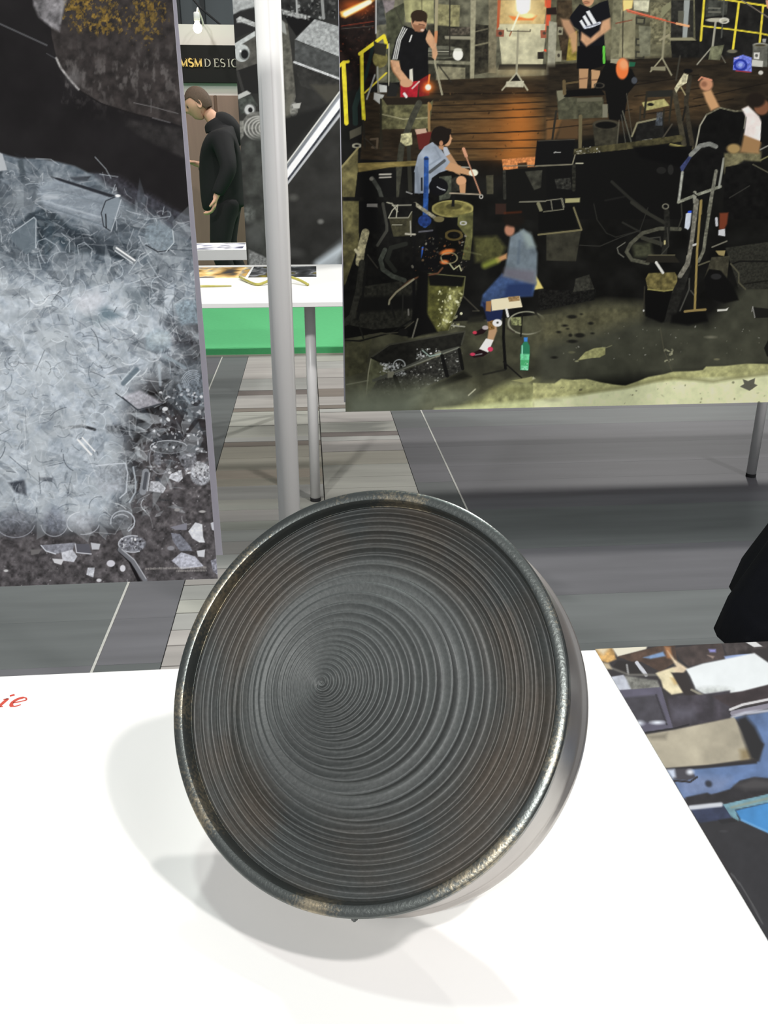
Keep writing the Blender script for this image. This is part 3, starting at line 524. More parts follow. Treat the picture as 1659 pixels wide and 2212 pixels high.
    # pale worn floor at the bottom
    c.poly([(90, 1340), (700, 1330), (1000, 1380), (1100, 1460), (800, 1560), (95, 1600)], (112, 116, 96), .8, soft=40, tex=(20, .25)); c.poly([(95, 1440), (640, 1430), (600, 1600), (100, 1600)], (134, 142, 124), .7, soft=40); c.line([(100, 1350), (260, 1320)], 9, (140, 142, 120), .6)
    c.poly([(1000, 1500), (1180, 1400), (1320, 1330), (1659, 1310), (1659, 1600), (760, 1610)], (158, 160, 112), .9, soft=22, tex=(12, .35)); c.poly([(760, 1530), (1100, 1500), (1659, 1450), (1659, 1620), (700, 1620)], (206, 212, 158), .9, soft=10, tex=(10, .12)); c.poly([(1330, 1320), (1440, 1300), (1480, 1290), (1510, 1310), (1440, 1340)], (150, 150, 104)); c.poly([(1490, 1290), (1510, 1305), (1485, 1312)], (200, 200, 160)); c.line([(1010, 1430), (1060, 1385)], 10, (176, 176, 150)); c.ell(1340, 1390, 130, 26, (120, 120, 78), .5, soft=10)
    # ---------- lower right
    c.view(*Z6)
    c.poly([(-60, 840), (430, 740), (740, 752), (740, 880), (1200, 905), (1480, 620), (1700, 580), (1700, 1220), (-60, 1360)], (64, 65, 54), soft=30, tex=(26, .22)); c.poly([(1340, 330), (1700, 280), (1700, 640), (1440, 640)], (44, 44, 38), tex=(3, .4)); c.line([(1390, 450), (1450, 430), (1700, 432)], 12, (20, 20, 18)); c.line([(1480, 600), (1700, 570)], 10, (24, 24, 20))
    c.poly([(-60, 850), (440, 742), (720, 762), (700, 850), (420, 950), (0, 1040), (-60, 1040)], (86, 84, 62), .9, soft=34, tex=(10, .35)); c.poly([(-60, 640), (200, 650), (370, 640), (360, 720), (-60, 800)], (22, 22, 20), tex=(3, .8)); c.poly([(220, 560), (320, 530), (360, 640), (200, 660)], (48, 48, 42), tex=(4, .5))
    for x, y, rx, ry in ((192, 846, 36, 14), (138, 912, 22, 9), (92, 960, 18, 9), (250, 984, 38, 17), (180, 984, 14, 12), (332, 895, 20, 11), (195, 1030, 38, 13), (160, 936, 12, 6), (345, 970, 14, 7), (60, 1150, 24, 10), (262, 826, 10, 6)):
        c.ell(x, y, rx, ry, (22, 22, 19), .9, soft=3)
    c.poly([(232, 1172), (290, 1110), (360, 1080), (442, 1072), (440, 1128), (400, 1150), (340, 1154), (270, 1166)], (152, 152, 104), tex=(5, .25)); c.line([(440, 1080), (490, 1060)], 6, (120, 120, 90)); c.ell(228, 1178, 14, 6, (140, 140, 110)); c.ell(190, 1112, 26, 9, (90, 90, 70))
    c.poly([(0, 230), (262, 192), (222, 430), (0, 425)], (52, 51, 42), tex=(12, .3)); c.line([(-60, 232), (264, 196), (205, 30)], 13, (116, 110, 80)); c.poly([(-60, 60), (190, 20), (236, 180), (-60, 210)], (11, 11, 10)); c.line([(-20, 60), (130, 42), (110, -40)], 7, (120, 118, 100)); c.line([(36, -20), (46, 50)], 6, (110, 108, 94))
    c.line([(355, 0), (380, 120), (450, 220), (520, 250), (700, 200), (760, 30)], 6, (44, 44, 40)); c.line([(250, 310), (400, 318), (560, 250), (700, 200)], 7, (46, 46, 42)); c.line([(640, -10), (720, 50), (880, 140)], 26, (46, 46, 40)); c.line([(720, 255), (860, 300)], 32, (54, 54, 46)); c.line([(570, 140), (700, 210)], 14, (40, 40, 36))
    c.poly([(640, 300), (780, 290), (800, 400), (660, 400)], (72, 74, 56), .8, soft=10, tex=(8, .4)); c.line([(1000, 190), (850, 185), (720, 220), (630, 300), (600, 360), (640, 420), (760, 445)], 28, (78, 78, 66), tex=(5, .3)); c.line([(590, 290), (530, 330), (540, 370), (580, 400)], 7, (110, 110, 100)); c.line([(1010, 0), (1015, 100), (985, 190)], 9, (56, 56, 50)); c.line([(760, 260), (850, 250), (860, 320)], 9, (60, 60, 54)); c.line([(900, 60), (905, 200), (880, 380)], 42, (34, 34, 30), tex=(5, .4)); c.ell(892, 20, 22, 18, (120, 118, 104), ring=8); c.line([(905, 180), (915, 320), (860, 380)], 8, (60, 60, 54)); c.line([(765, 385), (960, 385)], 9, (100, 96, 74)); c.poly([(760, 390), (960, 390), (1000, 440), (740, 440)], (36, 34, 28)); c.line([(886, 280), (886, 300)], 14, (190, 180, 130))
    c.poly([(730, 640), (970, 640), (960, 860), (860, 890), (740, 840)], (10, 10, 9), soft=4); c.poly([(764, 520), (960, 512), (980, 545), (976, 640), (880, 656), (760, 640), (742, 560)], (104, 96, 58), tex=(7, .45)); c.line([(760, 640), (880, 654), (975, 640)], 9, (146, 140, 84)); c.line([(822, 440), (872, 516)], 20, (214, 214, 206)); c.line([(735, 620), (728, 830)], 9, (50, 48, 40)); c.ell(728, 800, 6, 8, (200, 200, 196))
    c.poly([(1044, 74), (1096, 54), (1098, 120), (1062, 196), (1034, 180)], (206, 214, 224), tex=(8, .1)); c.line([(1066, 62), (1094, 60)], 16, (40, 80, 210)); c.poly([(1050, 440), (1090, 460), (960, 860), (880, 890), (940, 660)], (32, 32, 29), tex=(6, .4)); c.line([(1124, -20), (1090, 250), (1056, 450), (1000, 540)], 36, (120, 118, 106), tex=(4, .4)); c.line([(1232, -20), (1200, 180), (1176, 350), (1140, 430)], 24, (108, 108, 94), tex=(4, .4)); c.line([(1098, 0), (1070, 260), (1050, 380)], 10, (22, 22, 20)); c.line([(1070, 560), (1068, 640), (1000, 800)], 11, (70, 70, 64)); c.line([(1080, 650), (1110, 690)], 8, (80, 80, 72)); c.line([(1100, 310), (1130, 300)], 16, (200, 200, 196))
    c.poly([(940, 830), (1040, 800), (1190, 800), (1210, 880), (1060, 910), (930, 890)], (12, 12, 11), soft=6); c.line([(1156, -20), (1128, 350), (1110, 795)], 17, (146, 128, 76)); c.line([(1036, 806), (1110, 798), (1190, 792)], 18, (140, 122, 76))
    c.poly([(1296, 70), (1362, 66), (1352, 150), (1330, 195), (1292, 190)], (112, 56, 36), soft=4); c.poly([(1288, 196), (1336, 188), (1338, 244), (1286, 236)], (200, 202, 204)); c.line([(1272, 110), (1275, 160)], 20, (190, 192, 196)); c.line([(1240, 325), (1350, 280)], 10, (120, 118, 104)); c.poly([(1265, 352), (1340, 350), (1330, 392), (1290, 384)], (150, 136, 92)); c.poly([(1236, 400), (1370, 390), (1352, 560), (1300, 500), (1220, 490), (1180, 560)], (62, 60, 48), tex=(6, .3)); c.poly([(1180, 560), (1220, 490), (1310, 505), (1400, 620), (1440, 720), (1330, 745), (1200, 700)], (13, 13, 12), soft=4); c.line([(1380, 450), (1440, 520), (1440, 590), (1490, 640)], 11, (84, 82, 66)); c.line([(1140, 460), (1220, 430)], 11, (90, 88, 70)); c.ell(1270, 545, 40, 22, (40, 40, 40))
    c.poly([(1278, 790), (1340, 788), (1364, 776), (1352, 800), (1280, 806)], (216, 216, 206)); c.poly([(1536, 772), (1700, 790), (1700, 850), (1560, 856)], (28, 28, 25)); c.line([(1538, 806), (1544, 770), (1560, 852)], 7, (150, 150, 144)); c.poly([(1628, 1080), (1659, 1020), (1700, 1020), (1700, 1170), (1650, 1140)], (26, 26, 23))
    c.line([(852, 930), (880, 1100), (940, 1250)], 7, (84, 82, 66), .7); c.specks(14, (880, 1090, 950, 1230), (4, 12), [(170, 170, 140)], 60); c.specks(40, (20, 900, 1640, 1180), (2, 6), [(150, 150, 130), (200, 200, 190)], 61, (.3, .8)); c.ell(1230, 998, 40, 9, (130, 128, 110), .7, soft=4); c.ell(1275, 1164, 22, 8, (120, 118, 92), .8)
    edge = [(-100, 1340), (60, 1345), (110, 1310), (200, 1318), (300, 1310), (400, 1335), (500, 1352), (590, 1362), (680, 1330), (760, 1296), (880, 1275), (950, 1256), (1100, 1252), (1170, 1244), (1195, 1218), (1330, 1214), (1500, 1196), (1700, 1200)]
    c.poly(edge + [(1700, 1560), (-100, 1560)], (176, 176, 124), soft=3, tex=(9, .25)); c.poly([(-100, 1470), (200, 1440), (420, 1400), (600, 1376), (800, 1330), (1100, 1310), (1440, 1300), (1700, 1260), (1700, 1560), (-100, 1560)], (226, 230, 184), soft=10, tex=(14, .09)); c.line([(240, 1420), (420, 1395), (600, 1372), (800, 1326), (950, 1300), (1250, 1330), (1420, 1300), (1659, 1272)], 24, (118, 116, 78), .6, soft=7); c.poly([(1468, 1312), (1510, 1326), (1562, 1304), (1556, 1346), (1580, 1358), (1520, 1400), (1448, 1368), (1480, 1348)], (98, 98, 86)); c.specks(30, (100, 1330, 1640, 1500), (3, 10), [(120, 118, 86), (90, 88, 66)], 62, (.3, .8)); c.ell(50, 1470, 50, 12, (140, 138, 110), .5, soft=6)

def arc2(cx, cy, rx, ry, a0, a1, n=12):
    return [(cx + rx * math.cos(R(a0 + (a1 - a0) * i / n)), cy + ry * math.sin(R(a0 + (a1 - a0) * i / n))) for i in range(n + 1)]

def paint_cullet(c):
    r = random.Random(11)
    n = vnoise(c.x / 60, c.y / 60, 2); c.c += (n[:, None] - .5) * 14
    Z7 = (0, 0, .2893); Z8 = (0, 620, .3014)
    c.view(*Z7)
    # loader bucket
    c.poly([(370, -1800), (1500, -1800), (1500, 990), (1360, 945), (1270, 912), (1000, 850), (760, 775), (620, 690), (500, 575), (425, 440), (385, 260), (375, 120), (450, 30)], (48, 44, 43), tex=(16, .45))
    i = c.near(c.P([(400, -300), (1400, 930)]), 0)
    q = vnoise(c.x[i] / 9, c.y[i] / 17, 4); g = np.clip((q - .52) * 5, 0, 1) * np.exp(-((c.y[i] - 165) / 60) ** 2) * ((c.x[i] - .0) > 130)
    c.c[i] += (np.array((112, 108, 106)) - c.c[i]) * (g * .55)[:, None]
    for cx, cy, rx, ry in ((680, 90, 190, 110), (600, 60, 140, 90), (1100, 120, 100, 170), (780, 190, 120, 60), (1080, 20, 80, 60)):
        p = c.P([(cx - 2.2 * rx, cy - 2.2 * ry), (cx + 2.2 * rx, cy + 2.2 * ry)]); i = c.near(p, 0)
        d = ((c.x[i] - c.ox) / c.k - cx) ** 2 / rx ** 2 + ((c.y[i] - c.oy) / c.k - cy) ** 2 / ry ** 2
        q = vnoise(c.x[i] / 7, c.y[i] / 9, 6, 5, .65)
        g = np.clip((q - .40 - .10 * d) * 7, 0, 1) * .8
        t = vnoise(c.x[i] / 5, c.y[i] / 5, 8)[:, None]
        c.c[i] += (np.array((118, 95, 44)) * (.5 + .9 * t) - c.c[i]) * g[:, None]
    c.poly([(180, -1800), (560, -1800), (470, 90), (446, 238), (390, 210), (290, 130), (250, 40)], (112, 110, 112), soft=6, tex=(11, .5)); c.poly([(455, 0), (500, 0), (470, 90), (450, 180)], (150, 148, 150), .7, soft=6)
    c.line([(0, 178), (350, 338)], 13, (74, 74, 76)); c.line([(350, 400), (420, 440)], 6, (70, 70, 72)); c.line([(422, 434), (450, 500), (510, 580), (588, 668)], 16, (166, 164, 162), .85, soft=3, tex=(4, .4)); c.glow(560, 580, 60, 60, (110, 108, 108), .6); c.line([(600, 680), (760, 775), (1000, 850), (1270, 915)], 10, (24, 22, 22)); c.line([(1000, 768), (1130, 795), (1330, 848)], 7, (104, 102, 102), .8); c.line([(1130, 740), (1128, 840)], 7, (96, 94, 94), .6); c.line([(1140, 880), (1270, 915)], 10, (110, 108, 110), .6)
    c.poly([(960, 890), (1400, 960), (1420, 1200), (1370, 1180), (1080, 1040), (940, 940)], (40, 38, 38), soft=8, tex=(14, .4))
    # heap: base tones, then the floor it lies on
    heap = [(-700, 960), (-300, 1060), (-60, 1120), (60, 1160), (150, 1182), (300, 1185), (420, 1205), (560, 1240), (660, 1290), (760, 1300), (850, 1330), (960, 1400), (1080, 1450), (1180, 1510), (1300, 1570), (1480, 1650), (1600, 1700), (1700, 2300), (-700, 2300)]
    c.poly(heap, (102, 111, 119), soft=5)
    c.view(*Z8)
    c.poly([(-700, -60), (1400, -60), (1300, 500), (1000, 700), (900, 1000), (900, 1250), (900, 1500), (780, 1700), (500, 1740), (250, 1700), (0, 1720), (-700, 1690)], (170, 179, 188), soft=60)
    fl = [(-700, 1760), (-40, 1770), (120, 1740), (280, 1780), (470, 1790), (620, 1740), (800, 1760), (930, 1600), (985, 1450), (990, 1260), (1030, 1080), (1090, 960), (1190, 900), (1320, 930), (1460, 900), (1600, 900), (1700, 2300), (-700, 2300)]
    c.poly(fl, (80, 77, 79), soft=26, tex=(9, .55)); c.poly([(1080, 980), (1480, 900), (1540, 1200), (1300, 1260), (1080, 1180)], (40, 37, 39), .8, soft=22, tex=(7, .5)); c.poly([(1180, 230), (1460, 250), (1460, 440), (1250, 420)], (50, 51, 56), .85, soft=22, tex=(5, .6)); c.poly([(1150, 560), (1480, 480), (1500, 880), (1240, 860)], (88, 94, 100), .8, soft=40, tex=(6, .5)); c.poly([(880, 10), (1100, 20), (1060, 180), (950, 180)], (58, 70, 78), .8, soft=20)
    c.view(0, 0, 1.0)
    m = c.near(np.array([(-220, 300), (500, 1150)]), 0)
    X = c.x[m]; Y = c.y[m]
    gl = np.clip((c.c[m].mean(1) - 84) / 24, 0, 1)[:, None]
    dv = 0
    for k, (ang, su, sv_, amp) in enumerate(((.5, 46, 15, 46), (-.6, 40, 11, 42), (1.2, 30, 8, 34), (.15, 26, 6, 32), (-1.1, 20, 5, 28))):
        u = X * math.cos(ang) + Y * math.sin(ang); v = -X * math.sin(ang) + Y * math.cos(ang)
        q = vnoise(u / su + 3 * k, v / sv_ + 5 * k, 3 + k, 3, .6)
        dv = dv + (q - .5) * amp
    c.c[m] = np.clip(c.c[m] + gl * dv[:, None] * np.array((1.04, 1, .95)), 14, 226)
    # hollows and big pieces
    c.view(*Z7)
    c.poly([(690, 1290), (880, 1310), (1100, 1430), (1300, 1560), (1480, 1640), (1480, 1820), (1330, 1720), (1180, 1620), (1000, 1560), (900, 1470)], (46, 45, 51), .85, soft=14, tex=(6, .6))
    c.poly([(130, 1200), (170, 1190), (210, 1370), (160, 1360)], (54, 62, 68), .7, soft=4)
    c.poly([(380, 1320), (460, 1335), (860, 1460), (840, 1480), (450, 1350)], (30, 32, 38));  c.line([(330, 1520), (760, 1620)], 14, (170, 178, 186), .7, soft=4); c.line([(340, 1470), (420, 1470)], 34, (180, 186, 192), .7, soft=8); c.line([(420, 1440), (800, 1560)], 6, (110, 120, 128), .7)
    c.poly([(520, 1325), (680, 1315), (650, 1350), (560, 1350)], (36, 38, 44), .85, soft=4)
    c.poly([(220, 1590), (370, 1545), (520, 1690), (700, 1760), (1040, 1830), (1000, 1960), (720, 1890), (500, 1900), (430, 1800), (350, 1920), (290, 1900), (270, 1650), (130, 1680)], (46, 57, 65), .95, soft=8, tex=(9, .4)); c.poly([(420, 1690), (560, 1730), (850, 1800), (1040, 1850), (1000, 1960), (560, 1850)], (38, 45, 52), .85, soft=6)
    c.poly([(640, 2060), (760, 2040), (830, 2100), (640, 2140)], (60, 70, 78), .7, soft=10)
    c.view(*Z8)
    c.poly([(560, 190), (760, 140), (880, 200), (700, 280)], (92, 110, 120), .8, soft=14); c.poly([(760, 990), (1010, 990), (930, 1060), (770, 1040)], (38, 40, 44), .85, soft=8); c.line([(500, 1006), (590, 995), (680, 1020)], 20, (34, 36, 40), .9, soft=3); c.poly([(60, 1400), (180, 1380), (190, 1490), (110, 1470)], (52, 56, 64), .9, soft=6); c.poly([(280, 1360), (380, 1365), (375, 1395), (280, 1385)], (64, 68, 76), .85, soft=3)
    # shards
    c.view(0, 0, 1.0)
    def dens(x, y):
        top = 338 + .22 * x + max(0, x - 230) * .28
        if y < top: return 0.0
        d = min(1.0, (y - top) / 30 + .15)
        if y > 800: d *= 1 / (1 + math.exp((x - 318) / 26)) * .85 + (.3 if y < 1010 else .06)
        if y > 1090: d *= max(0, 1 - (y - 1090) / 75)
        return d
    for k in range(3300):
        x = r.uniform(-130, 472); y = r.uniform(335, 1180)
        if r.random() > dens(x, y): continue
        big = r.random() < .16
        L_ = r.uniform(24, 60) if big else r.uniform(4, 20); w_ = L_ * r.uniform(.14, .5)
        a = r.gauss(.35, .75) + (PI / 2 if r.random() < .22 else 0); ca_, sa_ = math.cos(a), math.sin(a)
        loc = [(-L_, -w_ * r.uniform(-.3, .5)), (-L_ * r.uniform(.0, .5), -w_), (L_ * r.uniform(.1, .8), -w_ * r.uniform(.5, 1.1)), (L_, w_ * r.uniform(-.4, .4)), (L_ * r.uniform(-.2, .6), w_)]
        pts = [(x + u * ca_ - v * sa_, y + u * sa_ + v * ca_) for u, v in loc]
        bright = .72 if (x < 330 and y > 560) else .42
        if r.random() < bright:
            v = r.uniform(150, 206) if y > 540 else r.uniform(116, 172)
            c.poly(pts, (v - 6, v + 1, v + 6), r.uniform(.12, .42), 2.0)
        else:
            v = r.uniform(40, 104)
            c.poly(pts, (v - 6, v + 1, v + 8), r.uniform(.12, .5) * (.55 if (x < 300 and y > 600) else 1), 2.2)
        if r.random() < .75:
            v = r.uniform(170, 232)
            j_ = r.randrange(5); c.line([pts[(j_ + t) % 5] for t in range(r.choice((2, 3, 3)))], r.uniform(.4, 1.1), (v - 4, v, v + 4), r.uniform(.3, .95), 1.0)
        elif r.random() < .5:
            j_ = r.randrange(5); c.line([pts[(j_ + t) % 5] for t in range(2)], r.uniform(.5, 1.3), (40, 46, 54), r.uniform(.4, .9), 1.1)
    for k in range(700):
        x = r.uniform(-5, 470); y = r.uniform(345, 1160)
        if r.random() > dens(x, y): continue
        a = r.gauss(.3, .9); L = r.uniform(4, 26); b = r.uniform(-.7, .7)
        p = [(x + L * t * math.cos(a + b * t), y + L * t * math.sin(a + b * t)) for t in np.linspace(-1, 1, 6)]
        c.line(p, r.uniform(.4, 1.3), r.choice(((226, 232, 238), (206, 216, 224), (44, 50, 58), (240, 243, 246), (70, 80, 90))), r.uniform(.3, .9), 1.0)
    # single pieces one can make out
    c.view(*Z7)
    c.poly([(300, 1350), (460, 1340), (880, 1470), (900, 1540), (820, 1720), (340, 1560), (280, 1440)], (142, 151, 160), .62, soft=8, tex=(22, .18, 5)); c.poly([(380, 1318), (460, 1335), (870, 1462), (850, 1482), (450, 1352)], (30, 32, 38), .9, soft=3); c.line([(330, 1500), (760, 1625)], 10, (176, 184, 192), .7, soft=4); c.line([(335, 1468), (425, 1470)], 28, (184, 190, 196), .7, soft=8); c.line([(430, 1420), (800, 1530)], 6, (104, 114, 122), .7); c.line([(360, 1545), (800, 1690)], 8, (88, 98, 106), .7, soft=3)
    c.poly([(70, 1750), (250, 1620), (272, 1630), (266, 1850), (200, 1900), (90, 1800)], (96, 107, 115), .75, soft=3); c.line([(90, 1740), (255, 1622), (270, 1640), (268, 1850)], 7, (176, 184, 190), .9)
    c.poly([(800, 1480), (880, 1460), (905, 1500), (850, 1640), (830, 1740), (780, 1700), (760, 1600)], (120, 130, 138), .8, soft=3); c.line([(880, 1462), (790, 1500), (757, 1590), (775, 1690), (830, 1728)], 7, (36, 38, 44)); c.line([(905, 1490), (860, 1640), (830, 1730)], 5, (190, 196, 202)); c.line([(790, 1600), (795, 1700)], 9, (28, 30, 34)); c.ell(880, 1462, 20, 10, (236, 238, 240))
    c.line([(862, 1852), (1005, 1952)], 38, (112, 118, 122), .9); c.line([(870, 1850), (1008, 1945)], 12, (232, 234, 236)); c.line([(860, 1872), (990, 1962)], 7, (206, 210, 214))
    c.poly([(1090, 1690), (1180, 1650), (1290, 1720), (1300, 1820), (1230, 1880), (1140, 1850), (1080, 1780)], (126, 138, 146), .75, soft=4, tex=(5, .3)); c.line([(1090, 1830), (1180, 1880), (1260, 1870)], 8, (36, 40, 46)); c.line([(1290, 1720), (1300, 1810), (1240, 1880)], 6, (190, 198, 202))
    for p in ([(270, 1850), (285, 1800), (340, 1780), (420, 1830), (450, 1880)], [(210, 1900), (220, 2010), (310, 2010), (280, 1900)], [(460, 1740), (520, 1790), (520, 1880)], [(590, 1900), (580, 1830), (630, 1810), (690, 1860), (680, 1930)], [(1100, 1940), (1190, 2080), (1370, 2180)], [(960, 2040), (1030, 1940), (1130, 1880)], [(710, 1172), (740, 1205), (790, 1260), (812, 1300), (830, 1330)], [(745, 1300), (880, 1320)], [(1080, 1640), (1270, 1616)], [(1215, 1600), (1225, 1545)], [(220, 2030), (340, 2110), (480, 2130)], [(270, 1185), (380, 1190), (440, 1230)], [(860, 1380), (840, 1440)]):
        c.line(p, 5, (186, 194, 200), .8)
    c.poly([(-20, 1130), (20, 1150), (55, 1270), (-20, 1280)], (166, 170, 174))
    c.view(*Z8)
    c.specks(620, (-400, 1300, 1560, 2140), (1.5, 6), [(150, 148, 150), (44, 42, 44), (190, 190, 194), (60, 56, 58), (110, 106, 108), (40, 38, 40)], 71, (.25, .9), lambda x, y: y > 1760 or x > 1000)
    c.line([(690, 1280), (800, 1268), (900, 1262), (915, 1330), (905, 1470), (860, 1510)], 9, (206, 212, 220), .8); c.poly([(700, 1300), (900, 1280), (895, 1450), (760, 1480), (690, 1430)], (140, 146, 154), .55, soft=12, tex=(5, .5)); c.line([(955, 1290), (975, 1400), (970, 1470), (930, 1540)], 12, (180, 188, 196), .8); c.poly([(700, 1400), (860, 1400), (880, 1470), (740, 1480)], (184, 190, 198), .7, soft=14, tex=(6, .2))
    c.line([(560, 1095), (655, 1200)], 13, (246, 248, 250)); c.line([(590, 1078), (680, 1176)], 10, (230, 234, 238)); c.poly([(530, 100), (600, 50), (700, 30), (760, 80), (700, 180), (580, 190)], (196, 198, 204), .75, soft=22, tex=(7, .15)); c.poly([(870, 790), (1000, 740), (1100, 790), (1160, 830), (1000, 880)], (176, 175, 183), .75, soft=6, tex=(5, .25)); c.line([(880, 790), (985, 880), (1165, 835)], 7, (52, 56, 62)); c.line([(830, 760), (990, 880)], 7, (50, 56, 62)); c.line([(885, 690), (980, 590)], 34, (84, 98, 108), .75, soft=3); c.line([(905, 700), (1005, 600)], 8, (206, 214, 220), .9); c.line([(870, 670), (960, 570)], 5, (190, 200, 206), .8); c.line([(1140, 560), (1150, 700)], 20, (170, 180, 188), .7, soft=3); c.line([(1180, 500), (1250, 530), (1330, 580)], 22, (140, 152, 160), .75, soft=3); c.poly([(1040, 340), (1130, 300), (1210, 320), (1225, 420), (1160, 460), (1050, 450)], (146, 160, 168), .7, soft=8, tex=(5, .3)); c.ell(1150, 370, 66, 40, (180, 190, 194), .7, soft=9, tex=(5, .2)); c.poly([(1250, 130), (1320, 90), (1400, 100), (1430, 260), (1300, 270)], (128, 144, 154), .75, soft=8, tex=(4, .4))
    c.ell(1390, 720, 92, 126, (98, 106, 114), .75, soft=10, tex=(4, .6))
    for k in range(6):
        c.line(arc2(1385, 720, 40 + 11 * k, 60 + 13 * k, 150 + 12 * k, 330 - 8 * k), 5, (166 + 6 * k, 174 + 6 * k, 182 + 6 * k), .7)
    c.line([(1280, 700), (1310, 770), (1360, 830), (1480, 850)], 16, (150, 160, 168), .8, soft=3); c.specks(120, (1140, 720, 1480, 960), (3, 17), [(196, 200, 206), (222, 224, 228), (90, 94, 100), (40, 40, 44), (60, 62, 66)], 72, (.3, .9))
    c.ell(1210, 1145, 128, 44, (104, 108, 112), .8, rot=-.1, soft=5, tex=(5, .4)); c.line(arc2(1210, 1145, 132, 46, 150, 350), 6, (190, 194, 200), .9); c.line(arc2(1210, 1148, 128, 44, 0, 150), 5, (150, 154, 160), .8); c.line(arc2(1150, 1230, 80, 110, 40, 250), 7, (160, 162, 168), .7); c.poly([(1270, 1210), (1400, 1180), (1420, 1290), (1330, 1320)], (120, 122, 128), .8, tex=(4, .5)); c.poly([(1100, 1190), (1160, 1190), (1150, 1280), (1110, 1270)], (110, 112, 118), .8, tex=(4, .5)); c.specks(140, (1080, 980, 1500, 1340), (2, 14), [(206, 208, 214), (160, 162, 168), (40, 38, 40), (230, 232, 236), (50, 48, 50)], 73, (.3, .95))
    c.ell(1440, 1338, 76, 82, (150, 152, 158), soft=4, tex=(4, .6)); c.ell(1430, 1310, 52, 44, (190, 192, 196), .7, soft=12, tex=(3, .4)); c.specks(46, (1390, 1270, 1500, 1400), (2, 9), [(60, 58, 62), (230, 230, 234), (84, 82, 86)], 74); c.poly([(1080, 1390), (1140, 1392), (1190, 1440), (1170, 1476), (1070, 1460)], (180, 182, 188), tex=(4, .4)); c.line([(1046, 1325), (1024, 1465)], 50, (140, 144, 150), .9); c.line([(1050, 1335), (1034, 1440)], 26, (74, 76, 82), .9); c.line([(1075, 1330), (1056, 1460)], 6, (200, 204, 210)); c.poly([(1220, 1340), (1300, 1310), (1310, 1370), (1280, 1400), (1210, 1370)], (190, 192, 198), tex=(4, .4))
    c.line(arc2(880, 1680, 86, 78, 170, 420), 9, (200, 206, 214), .9); c.ell(870, 1670, 66, 56, (110, 114, 120), .6, soft=14, tex=(5, .5)); c.line(arc2(870, 1670, 60, 40, 200, 330), 6, (214, 218, 224), .7); c.ell(590, 1680, 84, 60, (186, 190, 198), .6, soft=20, tex=(6, .3)); c.line(arc2(590, 1690, 110, 80, 130, 260), 6, (220, 224, 230), .8); c.line(arc2(600, 1690, 112, 82, 10, 100), 6, (206, 210, 218), .7); c.ell(390, 1680, 86, 90, (120, 124, 136), .6, soft=20, tex=(6, .5)); c.line(arc2(390, 1690, 96, 96, 20, 170), 6, (186, 190, 198), .7); c.ell(110, 1690, 130, 96, (100, 102, 110), .6, soft=22, tex=(6, .6)); c.line(arc2(110, 1690, 140, 104, 10, 180), 6, (170, 174, 184), .7); c.line(arc2(60, 1720, 90, 60, 200, 340), 5, (150, 154, 164), .7); c.ell(950, 1840, 96, 56, (128, 130, 138), .9, soft=3, tex=(4, .6)); c.line(arc2(950, 1840, 100, 60, 60, 290), 8, (200, 204, 212), .9); c.specks(30, (870, 1800, 1020, 1890), (3, 11), [(236, 238, 242), (50, 48, 52)], 75)
    c.poly([(295, 1850), (540, 1830), (520, 1890), (400, 1910), (330, 1890)], (140, 142, 152), .9, tex=(5, .3)); c.line([(295, 1850), (330, 1890), (400, 1912)], 7, (214, 218, 226)); c.poly([(440, 1900), (520, 1880), (555, 1930), (530, 1970), (450, 1960)], (196, 198, 206), tex=(5, .2)); c.poly([(540, 1840), (640, 1840), (655, 1910), (550, 1900)], (90, 90, 98)); c.line([(540, 1840), (550, 1902), (655, 1912)], 7, (206, 208, 216)); c.poly([(375, 1945), (460, 1950), (440, 1990), (390, 1975)], (206, 206, 210)); c.line([(850, 1880), (930, 1960), (1000, 2110)], 24, (24, 22, 24)); c.line([(860, 1880), (950, 1960), (1040, 2100)], 34, (120, 122, 128), .9); c.line([(875, 1880), (965, 1955), (1048, 2090)], 6, (190, 192, 198)); c.poly([(1225, 1760), (1290, 1770), (1360, 1850), (1380, 1890), (1290, 1890), (1240, 1820)], (120, 122, 132), tex=(4, .3)); c.poly([(1350, 1750), (1400, 1685), (1450, 1700), (1456, 1790), (1470, 1830), (1430, 1830), (1380, 1800)], (214, 216, 222), tex=(5, .12)); c.poly([(1230, 1960), (1300, 1900), (1400, 1930), (1460, 2000), (1300, 2020)], (184, 186, 198), tex=(4, .25)); c.poly([(1410, 1890), (1470, 1880), (1465, 1935), (1420, 1930)], (206, 208, 214)); c.poly([(1510, 1690), (1560, 1670), (1560, 1750), (1520, 1740)], (196, 198, 206)); c.poly([(650, 1830), (720, 1840), (710, 1880), (660, 1880)], (190, 192, 198)); c.poly([(630, 2010), (680, 2010), (670, 2080), (620, 2060)], (200, 202, 210), tex=(4, .3)); c.ell(795, 1980, 30, 24, (206, 206, 214)); c.ell(880, 2015, 20, 24, (216, 216, 222)); c.ell(710, 2100, 18, 12, (206, 206, 210)); c.ell(44, 2032, 16, 9, (200, 200, 200)); c.poly([(220, 1880), (300, 1880), (280, 1910), (225, 1920)], (110, 108, 108)); c.poly([(1220, 1720), (1340, 1690), (1340, 1740), (1260, 1740)], (130, 130, 140)); c.ell(1225, 1870, 26, 16, (140, 140, 146)); c.ell(1270, 1596, 20, 11, (150, 148, 148)); c.ell(1450, 1608, 24, 9, (170, 168, 168)); c.poly([(1510, 1960), (1560, 1940), (1560, 2060), (1530, 2040)], (160, 162, 176), .8, tex=(3, .6))
    rr = random.Random(3)
